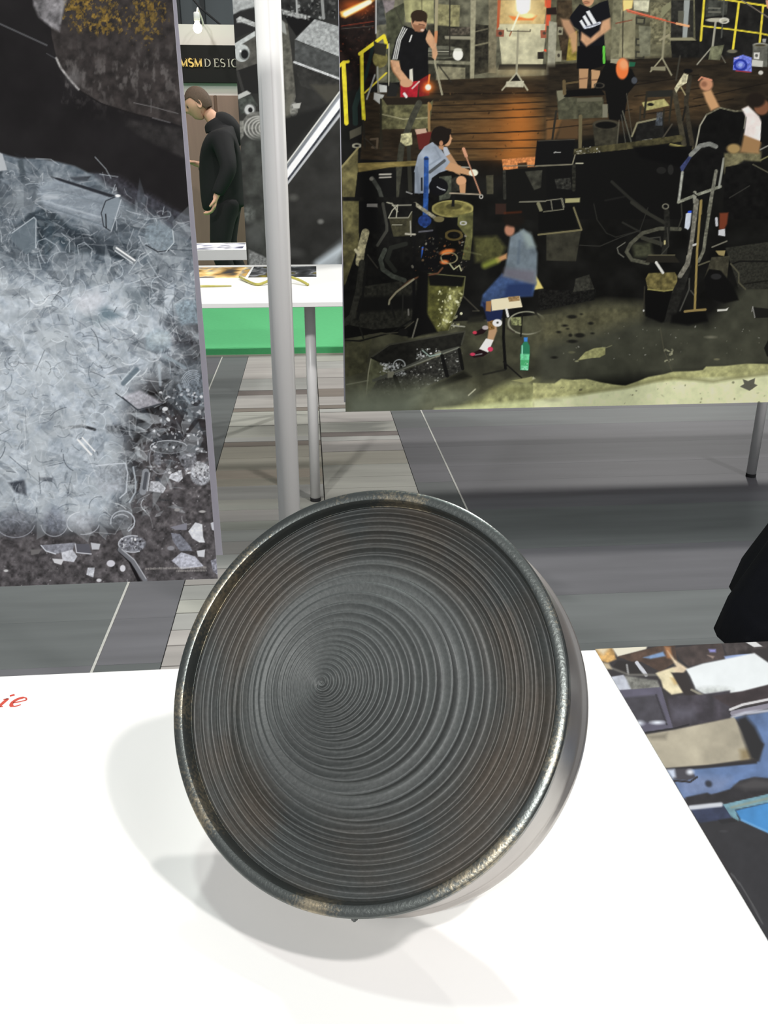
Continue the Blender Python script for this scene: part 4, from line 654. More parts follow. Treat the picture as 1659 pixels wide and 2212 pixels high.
    for y0, x0, x1 in ((2018, 1045, 1480), (2034, 1265, 1490)):
        x = x0
        while x < x1:
            w_ = rr.uniform(3, 7)
            c.line([(x, y0 - (x - x0) * .02 - rr.uniform(2, 7)), (x + rr.uniform(-2, 2), y0 - (x - x0) * .02 + 4)], 4, (206, 202, 196), .75); x += w_ + (6 if rr.random() < .2 else 3)

def paint_press(c):
    n = vnoise(c.x / 30, c.y / 30, 4); c.c += (n[:, None] - .5) * 22
    c.view(380, 0, .3256)
    c.poly([(330, -900), (1200, -900), (1200, 130), (330, 130)], (40, 41, 40), tex=(12, .6))
    c.poly([(340, -60), (525, -60), (525, 45), (430, 70), (360, 108)], (158, 161, 160), soft=4, tex=(6, .25)); c.poly([(700, 60), (920, 125), (800, 240), (740, 150)], (14, 14, 14)); c.poly([(700, 60), (900, 110), (860, 128), (710, 96)], (140, 142, 140), tex=(4, .6)); c.specks(50, (720, 0, 1060, 120), (3, 14), [(150, 152, 150), (90, 90, 88), (14, 14, 14)], 5)
    c.line([(800, 0), (805, 100)], 14, (150, 152, 150)); c.line([(970, 0), (980, 120)], 20, (130, 132, 130)); c.poly([(370, 100), (520, 60), (525, 200), (380, 260)], (34, 34, 34)); c.poly([(400, 125), (425, 108), (525, 150), (525, 180), (440, 150), (405, 150)], (166, 168, 166), tex=(4, .3)); c.poly([(384, 292), (525, 205), (528, 240), (395, 322)], (176, 180, 178), tex=(5, .15))
    c.poly([(390, 322), (528, 240), (545, 420), (400, 475)], (76, 75, 70), tex=(9, .3)); c.ell(438, 352, 52, 58, (172, 176, 174), tex=(6, .15)); c.ell(454, 362, 34, 38, (120, 124, 122)); c.ell(456, 360, 24, 30, (22, 23, 24)); c.ell(428, 340, 6, 8, (240, 240, 240)); c.poly([(400, 470), (545, 420), (560, 620), (410, 620)], (30, 30, 29)); c.line([(410, 480), (450, 620)], 20, (50, 50, 48)); c.poly([(410, 630), (470, 600), (500, 620), (412, 660)], (170, 172, 168)); c.poly([(412, 660), (500, 630), (545, 700), (430, 760)], (62, 66, 62), tex=(6, .4)); c.ell(490, 728, 40, 42, (90, 92, 90)); c.ell(488, 728, 32, 34, (176, 178, 176)); c.ell(494, 730, 15, 17, (22, 22, 22))
    c.ell(540, 830, 100, 90, (96, 96, 92), tex=(6, .4))
    for k in range(5):
        c.ell(545 + 8 * k, 850, 88 - 16 * k, 78 - 12 * k, (176, 176, 170), .8, ring=9)
    c.poly([(420, 800), (450, 800), (450, 900), (430, 930)], (120, 120, 114), .8, tex=(4, .4))
    c.poly([(700, 130), (740, 160), (765, 330), (795, 640), (760, 785), (710, 780)], (84, 83, 76), tex=(9, .4)); c.poly([(700, 130), (725, 160), (735, 230), (700, 210)], (140, 142, 138)); c.poly([(920, 128), (1090, 178), (1090, 378), (790, 262)], (150, 153, 152), tex=(5, .3)); c.poly([(788, 268), (1090, 378), (1090, 520), (790, 415)], (68, 70, 69), tex=(8, .3)); c.line([(785, 412), (920, 462), (1090, 524)], 15, (186, 188, 188), tex=(4, .2)); c.poly([(780, 430), (1090, 535), (1090, 660), (830, 570)], (44, 44, 42), tex=(9, .4)); c.poly([(890, 560), (1090, 560), (1080, 640), (1000, 680)], (70, 68, 60), .8, soft=8); c.ell(782, 725, 28, 50, (112, 112, 106), tex=(4, .4)); c.poly([(770, 690), (830, 682), (820, 720), (780, 720)], (166, 166, 160)); c.line([(760, 640), (735, 780)], 26, (96, 94, 84), .7, soft=6)
    c.poly([(690, 790), (1000, 700), (700, 1080)], (28, 28, 27), soft=10)
    c.poly([(690, 1140), (1100, 585), (1100, 760), (690, 1290)], (120, 124, 128), soft=2); c.line([(690, 1145), (1100, 590)], 9, (206, 206, 200)); c.line([(690, 1195), (1100, 645)], 26, (46, 48, 52)); c.line([(690, 1230), (1100, 670)], 52, (234, 238, 246), soft=5); c.line([(760, 1110), (1000, 790)], 16, (250, 252, 255)); c.line([(690, 1262), (1100, 712)], 14, (50, 52, 58), tex=(3, .7)); c.line([(690, 1284), (1100, 745)], 13, (176, 178, 180))
    c.poly([(430, 930), (580, 900), (620, 1760), (480, 1740)], (56, 58, 55), soft=20, tex=(18, .4)); c.ell(480, 1420, 40, 50, (104, 108, 104), .7, soft=12, tex=(6, .5)); c.ell(520, 1560, 60, 80, (80, 82, 80), .6, soft=16); c.ell(960, 1470, 20, 16, (110, 110, 106), .9, soft=5); c.ell(780, 1310, 30, 22, (80, 80, 76), .8, soft=8); c.ell(790, 1680, 60, 30, (66, 66, 64), .8, soft=10); c.poly([(480, 1655), (560, 1690), (640, 1730), (640, 1900), (490, 1900)], (122, 124, 122), soft=4, tex=(3, .4)); c.poly([(930, 1760), (1110, 1610), (1110, 1900), (930, 1900)], (164, 172, 176), .9, soft=30); c.line([(950, 1750), (1100, 1650)], 50, (206, 216, 222), .8, soft=14)

def paint_table(c):
    c.view(1150, 1370, .3068)
    n = vnoise(c.x / 25, c.y / 25, 9); c.c += (n[:, None] - .5) * 10
    c.poly([(400, 90), (560, 60), (590, 180), (530, 205), (470, 190)], (196, 156, 96), tex=(9, .4), soft=5); c.poly([(430, 100), (540, 100), (500, 150)], (236, 224, 196), .8, soft=8); c.poly([(555, 90), (820, 60), (800, 110), (600, 162)], (232, 226, 206), soft=4); c.poly([(600, 162), (800, 110), (1000, 60), (1020, 190), (900, 270), (770, 200), (700, 200)], (80, 62, 52), tex=(12, .35)); c.poly([(930, 90), (970, 95), (990, 180), (950, 170)], (170, 120, 80), soft=6)
    c.poly([(780, 168), (920, 126), (936, 158), (830, 178)], (124, 152, 192), soft=4, tex=(8, .15)); c.poly([(600, 190), (760, 200), (800, 290), (640, 285), (560, 240)], (38, 34, 34), soft=4); c.line([(735, 205), (800, 290)], 26, (206, 208, 216)); c.line([(665, 220), (675, 285)], 14, (150, 150, 150)); c.line([(500, 220), (680, 290), (880, 290)], 16, (120, 118, 112), .8, soft=4); c.poly([(470, 200), (540, 210), (560, 250), (500, 250)], (206, 190, 160), .9, soft=5)
    c.poly([(950, 120), (1000, 180), (1090, 245), (1060, 280), (880, 275), (1010, 230)], (228, 208, 178), soft=5, tex=(9, .12)); c.poly([(868, 278), (990, 240), (1030, 330), (1084, 412), (980, 430), (920, 382), (905, 330)], (232, 220, 184), soft=4, tex=(10, .12)); c.poly([(970, 310), (1030, 310), (1040, 350), (1000, 360)], (206, 176, 116), .8, soft=6); c.poly([(1000, 100), (1330, 60), (1360, 170), (1100, 230), (1040, 180)], (70, 60, 58), tex=(14, .35)); c.poly([(1240, 110), (1290, 110), (1290, 130), (1250, 130)], (150, 150, 220), soft=5); c.poly([(1230, 150), (1280, 160), (1270, 175)], (170, 150, 140), soft=4); c.poly([(1350, 160), (1540, 130), (1540, 150), (1360, 185)], (150, 170, 214), soft=4); c.poly([(1330, 60), (1700, 20), (1700, 170), (1560, 140), (1370, 150)], (62, 56, 56), tex=(10, .5)); c.poly([(1500, 60), (1570, 55), (1620, 90), (1560, 95)], (226, 226, 226)); c.poly([(1560, 110), (1660, 100), (1700, 190), (1600, 180)], (50, 46, 46))
    c.poly([(1080, 250), (1200, 210), (1400, 170), (1562, 136), (1640, 190), (1700, 230), (1700, 352), (1480, 410), (1240, 440), (1150, 390), (1110, 300)], (240, 245, 247), soft=4, tex=(30, .03)); c.ell(1270, 405, 110, 26, (176, 180, 176), .7, soft=14, tex=(8, .3)); c.poly([(976, 274), (1072, 276), (1162, 440), (1080, 450)], (46, 40, 40), soft=4); c.line([(1120, 395), (1270, 470)], 16, (150, 146, 130), .9)
    c.poly([(950, 440), (1180, 430), (1390, 400), (1410, 590), (985, 672)], (62, 58, 66), soft=4, tex=(16, .35)); c.poly([(980, 520), (1150, 520), (1140, 600), (1000, 600)], (110, 108, 122), .6, soft=20); c.poly([(1260, 440), (1480, 405), (1700, 350), (1700, 480), (1400, 520)], (60, 51, 54), soft=4, tex=(14, .25)); c.line([(1392, 535), (1480, 500), (1700, 455)], 18, (214, 212, 214)); c.line([(1410, 560), (1700, 500)], 34, (150, 146, 160), .9); c.line([(1410, 590), (1500, 560), (1700, 540)], 26, (212, 216, 230), .8, soft=5)
    c.poly([(545, 305), (640, 290), (670, 320), (704, 395), (610, 400)], (196, 200, 212), soft=3, tex=(8, .12)); c.poly([(650, 296), (880, 330), (905, 390), (700, 404)], (126, 126, 120), soft=5, tex=(7, .35)); c.poly([(590, 400), (905, 376), (990, 664), (780, 696), (740, 640)], (94, 91, 108), tex=(20, .12)); c.poly([(640, 452), (878, 430), (944, 612), (740, 632)], (70, 68, 76), soft=6, tex=(18, .2)); c.line([(870, 432), (945, 640)], 12, (52, 50, 58)); c.ell(880, 626, 42, 12, (236, 242, 252), soft=6); c.ell(750, 630, 30, 16, (226, 232, 244), soft=8); c.line([(780, 700), (1000, 668), (1100, 640)], 12, (34, 32, 36))
    c.poly([(790, 712), (1000, 676), (1424, 588), (1482, 700), (1556, 880), (1200, 930), (930, 950)], (180, 172, 152), soft=4, tex=(34, .14)); c.poly([(800, 720), (950, 700), (940, 745), (840, 745)], (120, 114, 100), .7, soft=10); c.poly([(1460, 820), (1556, 800), (1560, 880), (1470, 895)], (120, 100, 60), .6, soft=12)
    c.poly([(1420, 590), (1700, 545), (1700, 1040), (1400, 1110), (1060, 1160), (1000, 1040), (930, 960), (1300, 930), (1590, 900), (1630, 780)], (96, 120, 162), soft=4, tex=(26, .18)); c.poly([(1000, 1030), (1160, 1000), (1400, 1020), (1340, 1110), (1070, 1150)], (124, 138, 172), .7, soft=20, tex=(10, .15)); c.poly([(1440, 600), (1500, 580), (1570, 660), (1626, 780), (1596, 895), (1540, 884), (1484, 740)], (34, 34, 37), soft=10); c.poly([(930, 948), (1300, 922), (1580, 892), (1580, 915), (1200, 950), (960, 968)], (40, 38, 40), soft=4); c.poly([(950, 958), (1110, 950), (1152, 1012), (1090, 1036), (990, 1026)], (70, 68, 76), soft=4); c.poly([(945, 958), (1000, 955), (1010, 1010), (985, 1020)], (206, 216, 236), soft=7); c.ell(1110, 975, 24, 18, (226, 230, 240), soft=7); c.line([(1000, 1036), (1110, 1045), (1160, 1010)], 14, (44, 42, 46)); c.ell(1240, 1058, 26, 22, (46, 50, 62), soft=5, rot=.6)
    c.poly([(1080, 1152), (1230, 1120), (1260, 1135), (1390, 1095), (1460, 1035), (1560, 1010), (1700, 1020), (1700, 1110), (1340, 1196), (1100, 1216)], (42, 41, 45), soft=4, tex=(10, .2)); c.poly([(1420, 1070), (1560, 1020), (1700, 1040), (1700, 1090), (1500, 1100)], (74, 72, 74), .9, soft=12); c.poly([(1100, 1220), (1340, 1196), (1410, 1300), (1180, 1340)], (52, 60, 86), tex=(12, .2)); c.line([(1112, 1226), (1325, 1204)], 32, (206, 210, 218), soft=4); c.poly([(1340, 1204), (1700, 1120), (1700, 1180), (1424, 1240), (1460, 1326), (1404, 1292)], (116, 156, 170), tex=(10, .15)); c.line([(1400, 1225), (1700, 1150)], 14, (146, 150, 130), .8, soft=5); c.poly([(1428, 1246), (1700, 1182), (1700, 1430), (1470, 1316)], (72, 142, 204), soft=4, tex=(30, .12)); c.line([(1470, 1312), (1700, 1420)], 14, (120, 176, 224), .8, soft=4)
    c.poly([(1170, 1334), (1400, 1302), (1470, 1326), (1700, 1424), (1700, 2400), (1620, 2400), (1400, 1690)], (47, 47, 51), soft=4, tex=(16, .1)); c.poly([(1300, 1310), (1410, 1300), (1440, 1325), (1330, 1340)], (36, 36, 40)); c.line([(1400, 1690), (1480, 1790), (1620, 2040)], 10, (96, 96, 98), .8); c.ell(1345, 1392, 22, 6, (74, 74, 78), .8, soft=4)

# ------------------------------------------------------------------ materials
M_white = mat('white_laminate', (238, 237, 234), .35, noise=.015, scale=6)
M_paper = mat('white_sheet_back', (214, 212, 222), .6, noise=.01, scale=8)
M_pole = mat('white_painted_steel', (230, 229, 225), .45, noise=.01, scale=10)
M_leg = mat('grey_painted_steel', (214, 213, 211), .35, metal=0.0, noise=.04, scale=12)
M_rubber = mat('black_rubber', (22, 22, 23), .7)
M_print = print_mat('printed_photo')
M_print_gloss = print_mat('printed_table_photo', .6, .15)
M_red = mat('red_ink', (190, 62, 44), .5, noise=.05, scale=400)
M_green = mat('green_carpet', (74, 162, 104), .9, noise=.05, scale=40, bump=.3, bscale=600)
M_green_edge = mat('green_edge', (64, 152, 94), .8, noise=.04, scale=40)
M_base = mat('floor_substrate', (52, 50, 47), .8, noise=.1, scale=20)
M_tape = mat('pale_floor_tape', (172, 172, 166), .6, noise=.08, scale=60)

def iron_mat():
    m = bpy.data.materials.new('dark_cast_iron')
    m.use_nodes = True
    nt = m.node_tree; N = nt.nodes.new; L = nt.links.new
    b = nt.nodes['Principled BSDF']
    tc = N('ShaderNodeTexCoord')
    n1 = N('ShaderNodeTexNoise'); n1.inputs['Scale'].default_value = 14; n1.inputs['Detail'].default_value = 5
    L(tc.outputs['Object'], n1.inputs['Vector'])
    ln = N('ShaderNodeVectorMath'); ln.operation = 'LENGTH'
    flat = N('ShaderNodeVectorMath'); flat.operation = 'MULTIPLY'; flat.inputs[1].default_value = (1, 1, 0)
    L(tc.outputs['Object'], flat.inputs[0]); L(flat.outputs['Vector'], ln.inputs[0])
    rr = N('ShaderNodeMapRange'); rr.inputs['From Min'].default_value = .070; rr.inputs['From Max'].default_value = .092; rr.inputs['To Min'].default_value = 0; rr.inputs['To Max'].default_value = .9
    L(ln.outputs['Value'], rr.inputs['Value'])
    r2 = N('ShaderNodeMapRange'); r2.inputs['From Min'].default_value = .38; r2.inputs['From Max'].default_value = .62
    L(n1.outputs['Fac'], r2.inputs['Value'])
    mu = N('ShaderNodeMath'); mu.operation = 'MULTIPLY'
    L(rr.outputs['Result'], mu.inputs[0]); L(r2.outputs['Result'], mu.inputs[1])
    mix = N('ShaderNodeMix'); mix.data_type = 'RGBA'
    mix.inputs['A'].default_value = (*lin((84, 87, 86)), 1); mix.inputs['B'].default_value = (*lin((92, 85, 77)), 1)
    L(mu.outputs['Value'], mix.inputs['Factor'])
    n3 = N('ShaderNodeTexNoise'); n3.inputs['Scale'].default_value = 420; n3.inputs['Detail'].default_value = 3
    L(tc.outputs['Object'], n3.inputs['Vector'])
    r3 = N('ShaderNodeMapRange'); r3.inputs['From Min'].default_value = .3; r3.inputs['From Max'].default_value = .7; r3.inputs['To Min'].default_value = .86; r3.inputs['To Max'].default_value = 1.14
    L(n3.outputs['Fac'], r3.inputs['Value'])
    sc = N('ShaderNodeVectorMath'); sc.operation = 'SCALE'
    L(mix.outputs['Result'], sc.inputs[0]); L(r3.outputs['Result'], sc.inputs['Scale'])
    ge = N('ShaderNodeNewGeometry')
    pr = N('ShaderNodeMapRange'); pr.inputs['From Min'].default_value = .56; pr.inputs['From Max'].default_value = .72; pr.inputs['To Max'].default_value = .45
    L(ge.outputs['Pointiness'], pr.inputs['Value'])
    m2 = N('ShaderNodeMix'); m2.data_type = 'RGBA'
    m2.inputs['B'].default_value = (*lin((108, 107, 101)), 1)
    L(pr.outputs['Result'], m2.inputs['Factor']); L(sc.outputs['Vector'], m2.inputs['A'])
    L(m2.outputs['Result'], b.inputs['Base Color'])
    b.inputs['Metallic'].default_value = .25
    rg = N('ShaderNodeMapRange'); rg.inputs['To Min'].default_value = .42; rg.inputs['To Max'].default_value = .58
    L(n1.outputs['Fac'], rg.inputs['Value']); L(rg.outputs['Result'], b.inputs['Roughness'])
    bp = N('ShaderNodeBump'); bp.inputs['Strength'].default_value = .22; bp.inputs['Distance'].default_value = .0006
    L(n3.outputs['Fac'], bp.inputs['Height']); L(bp.outputs['Normal'], b.inputs['Normal'])
    return m

def rim_mat():
    m = bpy.data.materials.new('worn_iron_rim')
    m.use_nodes = True
    nt = m.node_tree; N = nt.nodes.new; L = nt.links.new
    b = nt.nodes['Principled BSDF']
    tc = N('ShaderNodeTexCoord')
    n1 = N('ShaderNodeTexNoise'); n1.inputs['Scale'].default_value = 16; n1.inputs['Detail'].default_value = 4
    n2 = N('ShaderNodeTexNoise'); n2.inputs['Scale'].default_value = 500; n2.inputs['Detail'].default_value = 4
    L(tc.outputs['Object'], n1.inputs['Vector']); L(tc.outputs['Object'], n2.inputs['Vector'])
    ad2 = N('ShaderNodeMath'); ad2.operation = 'MULTIPLY_ADD'; ad2.inputs[1].default_value = .35; L(n2.outputs['Fac'], ad2.inputs[0]); L(n1.outputs['Fac'], ad2.inputs[2])
    r = N('ShaderNodeMapRange'); r.inputs['From Min'].default_value = .66; r.inputs['From Max'].default_value = .95
    L(ad2.outputs['Value'], r.inputs['Value'])
    mix = N('ShaderNodeMix'); mix.data_type = 'RGBA'
    mix.inputs['A'].default_value = (*lin((98, 102, 100)), 1); mix.inputs['B'].default_value = (*lin((212, 194, 160)), 1)
    L(r.outputs['Result'], mix.inputs['Factor']); L(mix.outputs['Result'], b.inputs['Base Color'])
    b.inputs['Metallic'].default_value = .85; b.inputs['Roughness'].default_value = .34
    bp = N('ShaderNodeBump'); bp.inputs['Strength'].default_value = .25; bp.inputs['Distance'].default_value = .0006
    L(n2.outputs['Fac'], bp.inputs['Height']); L(bp.outputs['Normal'], b.inputs['Normal'])
    return m

# ------------------------------------------------------------------ floor of loose-laid boards
floor = obj('floor', box_bm(-6, 7, -2.5, 16, -.05, -.006), M_base)
tag(floor, kind='structure')
_pm = {}
def plank_mat(c):
    k = tuple(int(v / 4) * 4 for v in c)
    if k not in _pm:
        _pm[k] = mat('vinyl_board', k, .62, noise=.16, scale=5, bump=.12, bscale=90, stretch=(.35, 3.0, 1))
    return _pm[k]
_box = {}
def plank(x0, x1, y0, y1, col, gap=.0022, dz=0.0):
    me = bpy.data.meshes.new('plank')
    b = box_bm(x0 + gap, x1 - gap, y0 + gap, y1 - gap, -.006, dz)
    b.to_mesh(me); b.free()
    return link_mesh('plank', me, plank_mat(col), floor)
rp = random.Random(4)
def jit(c, a=5):
    d = rp.uniform(-a, a)
    return tuple(max(10, v + d) for v in c)
def row(x0, x1, seams, cols, gap=.0022):
    for i, (a, b) in enumerate(zip(seams[:-1], seams[1:])):
        plank(x0, x1, a, b, jit(cols(i, (a + b) / 2)), gap, dz=rp.uniform(-.0012, .0006) * min(1, gap / .002))
GREY = (140, 139, 135); LIGHT = (150, 148, 143); BRN = (104, 96, 89); BEI = (152, 145, 134)
sr = [-2.4, -1.2, 0, .6, 1.1, 1.35, 1.5, 1.62, 1.74, 1.86, 1.98, 2.09, 2.2, 2.32, 2.43, 2.54, 2.66, 2.78, 2.9, 3.02, 3.13, 3.25, 3.38, 3.54, 3.72, 3.88, 3.95, 4.02, 4.19, 4.38, 4.45, 4.52, 4.70, 4.88, 5.15, 5.4, 5.61, 5.83]
def cr(i, y):
    for a, b in ((4.70, 4.88), (4.45, 4.52), (3.95, 4.02)):
        if a < y < b: return BRN
    if 3.54 < y < 3.72: return BEI
    return LIGHT
sl = [-2.4, -1.2, 0, .6, 1.1, 1.35, 1.5, 1.6, 1.7, 1.79, 1.88, 1.978, 2.081, 2.165, 2.262, 2.344, 2.44, 2.55, 2.66, 2.76, 2.86, 2.94, 3.05, 3.16, 3.31, 3.40, 3.5, 3.66, 3.83, 3.90, 3.97, 4.16, 4.35, 4.42, 4.49, 4.76, 4.87, 5.15, 5.45, 5.83]
def cl(i, y):
    for a, b in ((4.76, 4.87), (4.42, 4.49), (3.83, 3.90)):
        if a < y < b: return BRN
    if 3.3 < y < 3.83: return BEI
    return LIGHT
row(.037, .404, sr, cr)
row(-.406, .037, sl, cl)
big = [-2.4, -1.0, .2, .9, 1.5, 1.76, 2.0, 2.28, 2.62, 2.98, 3.29, 3.48, 3.75, 4.06, 4.33, 4.7, 5.1, 5.83]
def cb(i, y): return jit((84, 86, 88), 5)
row(.404, .556, big, cb, .0003); row(.564, 2.6, big, cb, .0003); row(2.6, 6.5, big, cb, .0003)
lf = [-2.4, -1.0, .2, .9, 1.5, 1.76, 1.996, 2.24, 2.5, 2.8, 3.1, 3.5, 3.9, 4.3, 4.8, 5.3, 5.83]
def cf(i, y): return jit((86, 89, 90), 7)
row(-.571, -.406, lf, cf, .0003); row(-2.6, -.579, lf, cf, .0003); row(-5.5, -2.6, lf, cf, .0003)
for x in (-.575, .560):
    obj('tape_strip', box_bm(x - .0035, x + .0035, -2.4, 5.83, -.006, .0009), M_tape, floor)

# green carpeted platform of the stand behind
gp = empty('carpet_platform', (0, 8.9, 0))
tag(gp, 'low platform covered in bright green carpet behind the white display tables', 'platform')
obj('carpet', box_bm(-6, 7, -3.08, .14, .0, .055, .006), M_green, gp)
obj('edge_strip', box_bm(-6, 7, -3.095, -3.08, .012, .052), M_green_edge, gp)
obj('edge_trim', box_bm(-6, 7, -3.1, -3.08, .0, .012), mat('pale_trim', (150, 150, 136), .5), gp)

# back booth: fascia, lintels, brown panels, far hall wall
wb = obj('wall_back', box_bm(-6, 7, 9.08, 9.2, 0, 2.33), mat('booth_white', (206, 204, 198), .6, noise=.02, scale=3)); tag(wb, kind='structure')
M_brown = mat('brown_panel', (128, 104, 92), .6, noise=.06, scale=8, stretch=(4, 1, .5))
M_brown2 = mat('brown_edge', (92, 66, 50), .6, noise=.06, scale=8)
for k, x in enumerate(np.arange(-5.9, 6.8, .425)):
    obj('wall_panel', box_bm(x + .012, x + .413, 9.05, 9.08, .0, 1.75, .004), M_brown, wb)
    obj('panel_strip', box_bm(x - .010, x + .012, 9.045, 9.08, .0, 1.75), M_brown2, wb)
wf = obj('wall_far', box_bm(-12, 12, 15.5, 15.8, 0, 9), mat('hall_cladding', (112, 120, 122), .8, noise=.05, scale=2, stretch=(1, 1, .2))); tag(wf, kind='structure')
for x in (-2.04, -1.84, -1.47):
    obj('cladding_rib', box_bm(x - .035, x + .035, 15.40, 15.5, 0, 9), mat('dark_rib', (66, 70, 70), .7), wf)
cb_ = obj('ceiling_cable', tube_bm([(-2.4, 11.5, 4.2), (-1.06, 11.0, 2.72), (-.62, 10.7, 2.36), (.6, 9.14, 2.33)], .012, 8), mat('black_cable', (36, 38, 38), .6)); tag(cb_, 'thin black cable slanting down to the top of the booth wall', 'cable')

# ---- lettering built from strokes
def stroke_bm(bm, pts, w, h, th, org, shear=0.0, plane='XZ'):
    """flat ribbon letters: pts in unit box; w stroke width in unit; h letter height in metres"""
    pts = [Vector((p[0] + shear * p[1], p[1])) for p in pts]
    L = []; Rr = []
    ws = w if isinstance(w, (list, tuple)) else [w] * len(pts)
    for i, p in enumerate(pts):
        d = (pts[min(i + 1, len(pts) - 1)] - pts[max(i - 1, 0)]).normalized()
        nn = Vector((-d.y, d.x))
        L.append(p + nn * ws[i] / 2); Rr.append(p - nn * ws[i] / 2)
    def P(q, k):
        if plane == 'XZ': return (org[0] + q.x * h, org[1] - k * th, org[2] + q.y * h)
        return (org[0] + q.x * h, org[1] + q.y * h, org[2] + k * th)
    a = [[bm.verts.new(P(q, k)) for q in S] for S in (L, Rr) for k in (0, 1)]
    l0, l1, r0, r1 = a
    for i in range(len(pts) - 1):
        bm.faces.new((l1[i], l1[i + 1], r1[i + 1], r1[i])); bm.faces.new((l0[i], r0[i], r0[i + 1], l0[i + 1]))
        bm.faces.new((l0[i], l0[i + 1], l1[i + 1], l1[i])); bm.faces.new((r0[i], r1[i], r1[i + 1], r0[i + 1]))
    for i in (0, len(pts) - 1):
        bm.faces.new((l0[i], l1[i], r1[i], r0[i]))

def arc(cx, cy, rx, ry, a0, a1, n=14):
    return [(cx + rx * math.cos(R(a0 + (a1 - a0) * i / n)), cy + ry * math.sin(R(a0 + (a1 - a0) * i / n))) for i in range(n + 1)]

def glyph(ch, bw):
    t = bw * .45
    if ch == 'M': return [([(.12, 0), (.12, 1)], t), ([(.12, 1), (.5, .05)], bw), ([(.5, .05), (.9, 1)], t), ([(.9, 1), (.9, 0)], bw), ([(0, .03), (.25, .03)], .06), ([(.74, .03), (1.05, .03)], .06), ([(0, .97), (.2, .97)], .06), ([(.85, .97), (1.05, .97)], .06)]
    if ch == 'N': return [([(.12, 0), (.12, 1)], t), ([(.12, 1), (.82, 0)], bw), ([(.82, 0), (.82, 1)], t), ([(0, .03), (.25, .03)], .06), ([(.7, .97), (.95, .97)], .06)]
    if ch == 'S': return [(arc(.32, .74, .24, .23, 30, 250, 12) + arc(.34, .27, .27, .24, 80, -150, 12), [t] * 4 + [bw] * 18 + [t] * 4)]
    if ch == 'D': return [([(.12, 0), (.12, 1)], bw), (arc(.2, .5, .55, .47, 90, -90), [t] * 4 + [bw] * 7 + [t] * 4), ([(0, .03), (.22, .03)], .06), ([(0, .97), (.22, .97)], .06)]
    if ch == 'E': return [([(.14, 0), (.14, 1)], bw), ([(0, .97), (.62, .97)], .08), ([(0, .03), (.66, .03)], .08), ([(.14, .52), (.48, .52)], .07), ([(.6, .97), (.6, .78)], .06), ([(.64, .03), (.66, .24)], .06)]
    if ch == 'I': return [([(.15, 0), (.15, 1)], bw), ([(0, .03), (.3, .03)], .06), ([(0, .97), (.3, .97)], .06)]
    if ch == 'G': return [(arc(.45, .5, .42, .48, 45, 320, 18), [t] * 5 + [bw] * 9 + [t] * 5), ([(.78, .42), (.78, .1)], bw), ([(.62, .42), (.92, .42)], .06)]

sg = empty('sign_board', (0, 9.04, 1.853))
tag(sg, 'black fascia sign reading MSM DESIGN in gold and silver serif letters', 'sign')
obj('fascia_board', box_bm(-3.2, 2.6, -.03, .04, 0, .305, .003), mat('black_fascia', (9, 9, 10), .9, noise=.05, scale=10), sg)
M_gold = mat('gold_letters', (214, 180, 96), .4, noise=.05, scale=20)
M_silver = mat('silver_letters', (170, 168, 156), .4, noise=.05, scale=20)
for i, (ch, px, w) in enumerate((('M', 389, .22), ('S', 407.5, .22), ('M', 419.5, .22), ('D', 441.5, .14), ('E', 461.5, .14), ('S', 475, .14), ('I', 491, .14), ('G', 499, .14), ('N', 522, .14))):
    bm = bmesh.new()
    X = -1.067 + (px - 395) * .00421
    for pts, ww in glyph(ch, w):
        stroke_bm(bm, pts, ww, .068, .012, (X, -.03, .127))
    bmesh.ops.recalc_face_normals(bm, faces=bm.faces[:])
    obj('letter', bm, M_gold if i < 3 else M_silver, sg)

# bare-bulb spotlight on the booth
lp = empty('spot_lamp', (-.866, 8.55, 2.24))
tag(lp, 'small white lamp holder with a glowing bulb above the black sign', 'lamp')
M_bulb = bpy.data.materials.new('glowing_bulb'); M_bulb.use_nodes = True
bb = M_bulb.node_tree.nodes['Principled BSDF']; bb.inputs['Emission Color'].default_value = (1, .86, .62, 1); bb.inputs['Emission Strength'].default_value = 14
o = obj('bulb', lathe_bm([(0, -.045), (.018, -.04), (.032, -.025), (.037, -.005), (.033, .014), (.02, .035), (.016, .05)], 24), M_bulb, lp, True)
obj('lamp_holder', lathe_bm([(.0, .115), (.022, .115), (.026, .105), (.026, .05), (.018, .045), (.0, .045)], 24), M_pole, lp, True)
obj('arm', tube_bm([(0, 0, .1), (0, .12, .16), (0, .45, .12), (0, .58, .06)], .008, 8), M_pole, lp)
pl = bpy.data.lights.new('bulb_light', 'POINT'); pl.energy = 2.5; pl.color = (1, .82, .55); pl.shadow_soft_size = .04
po = bpy.data.objects.new('bulb_light', pl); COL.objects.link(po); po.location = (-.866, 8.55, 2.17)

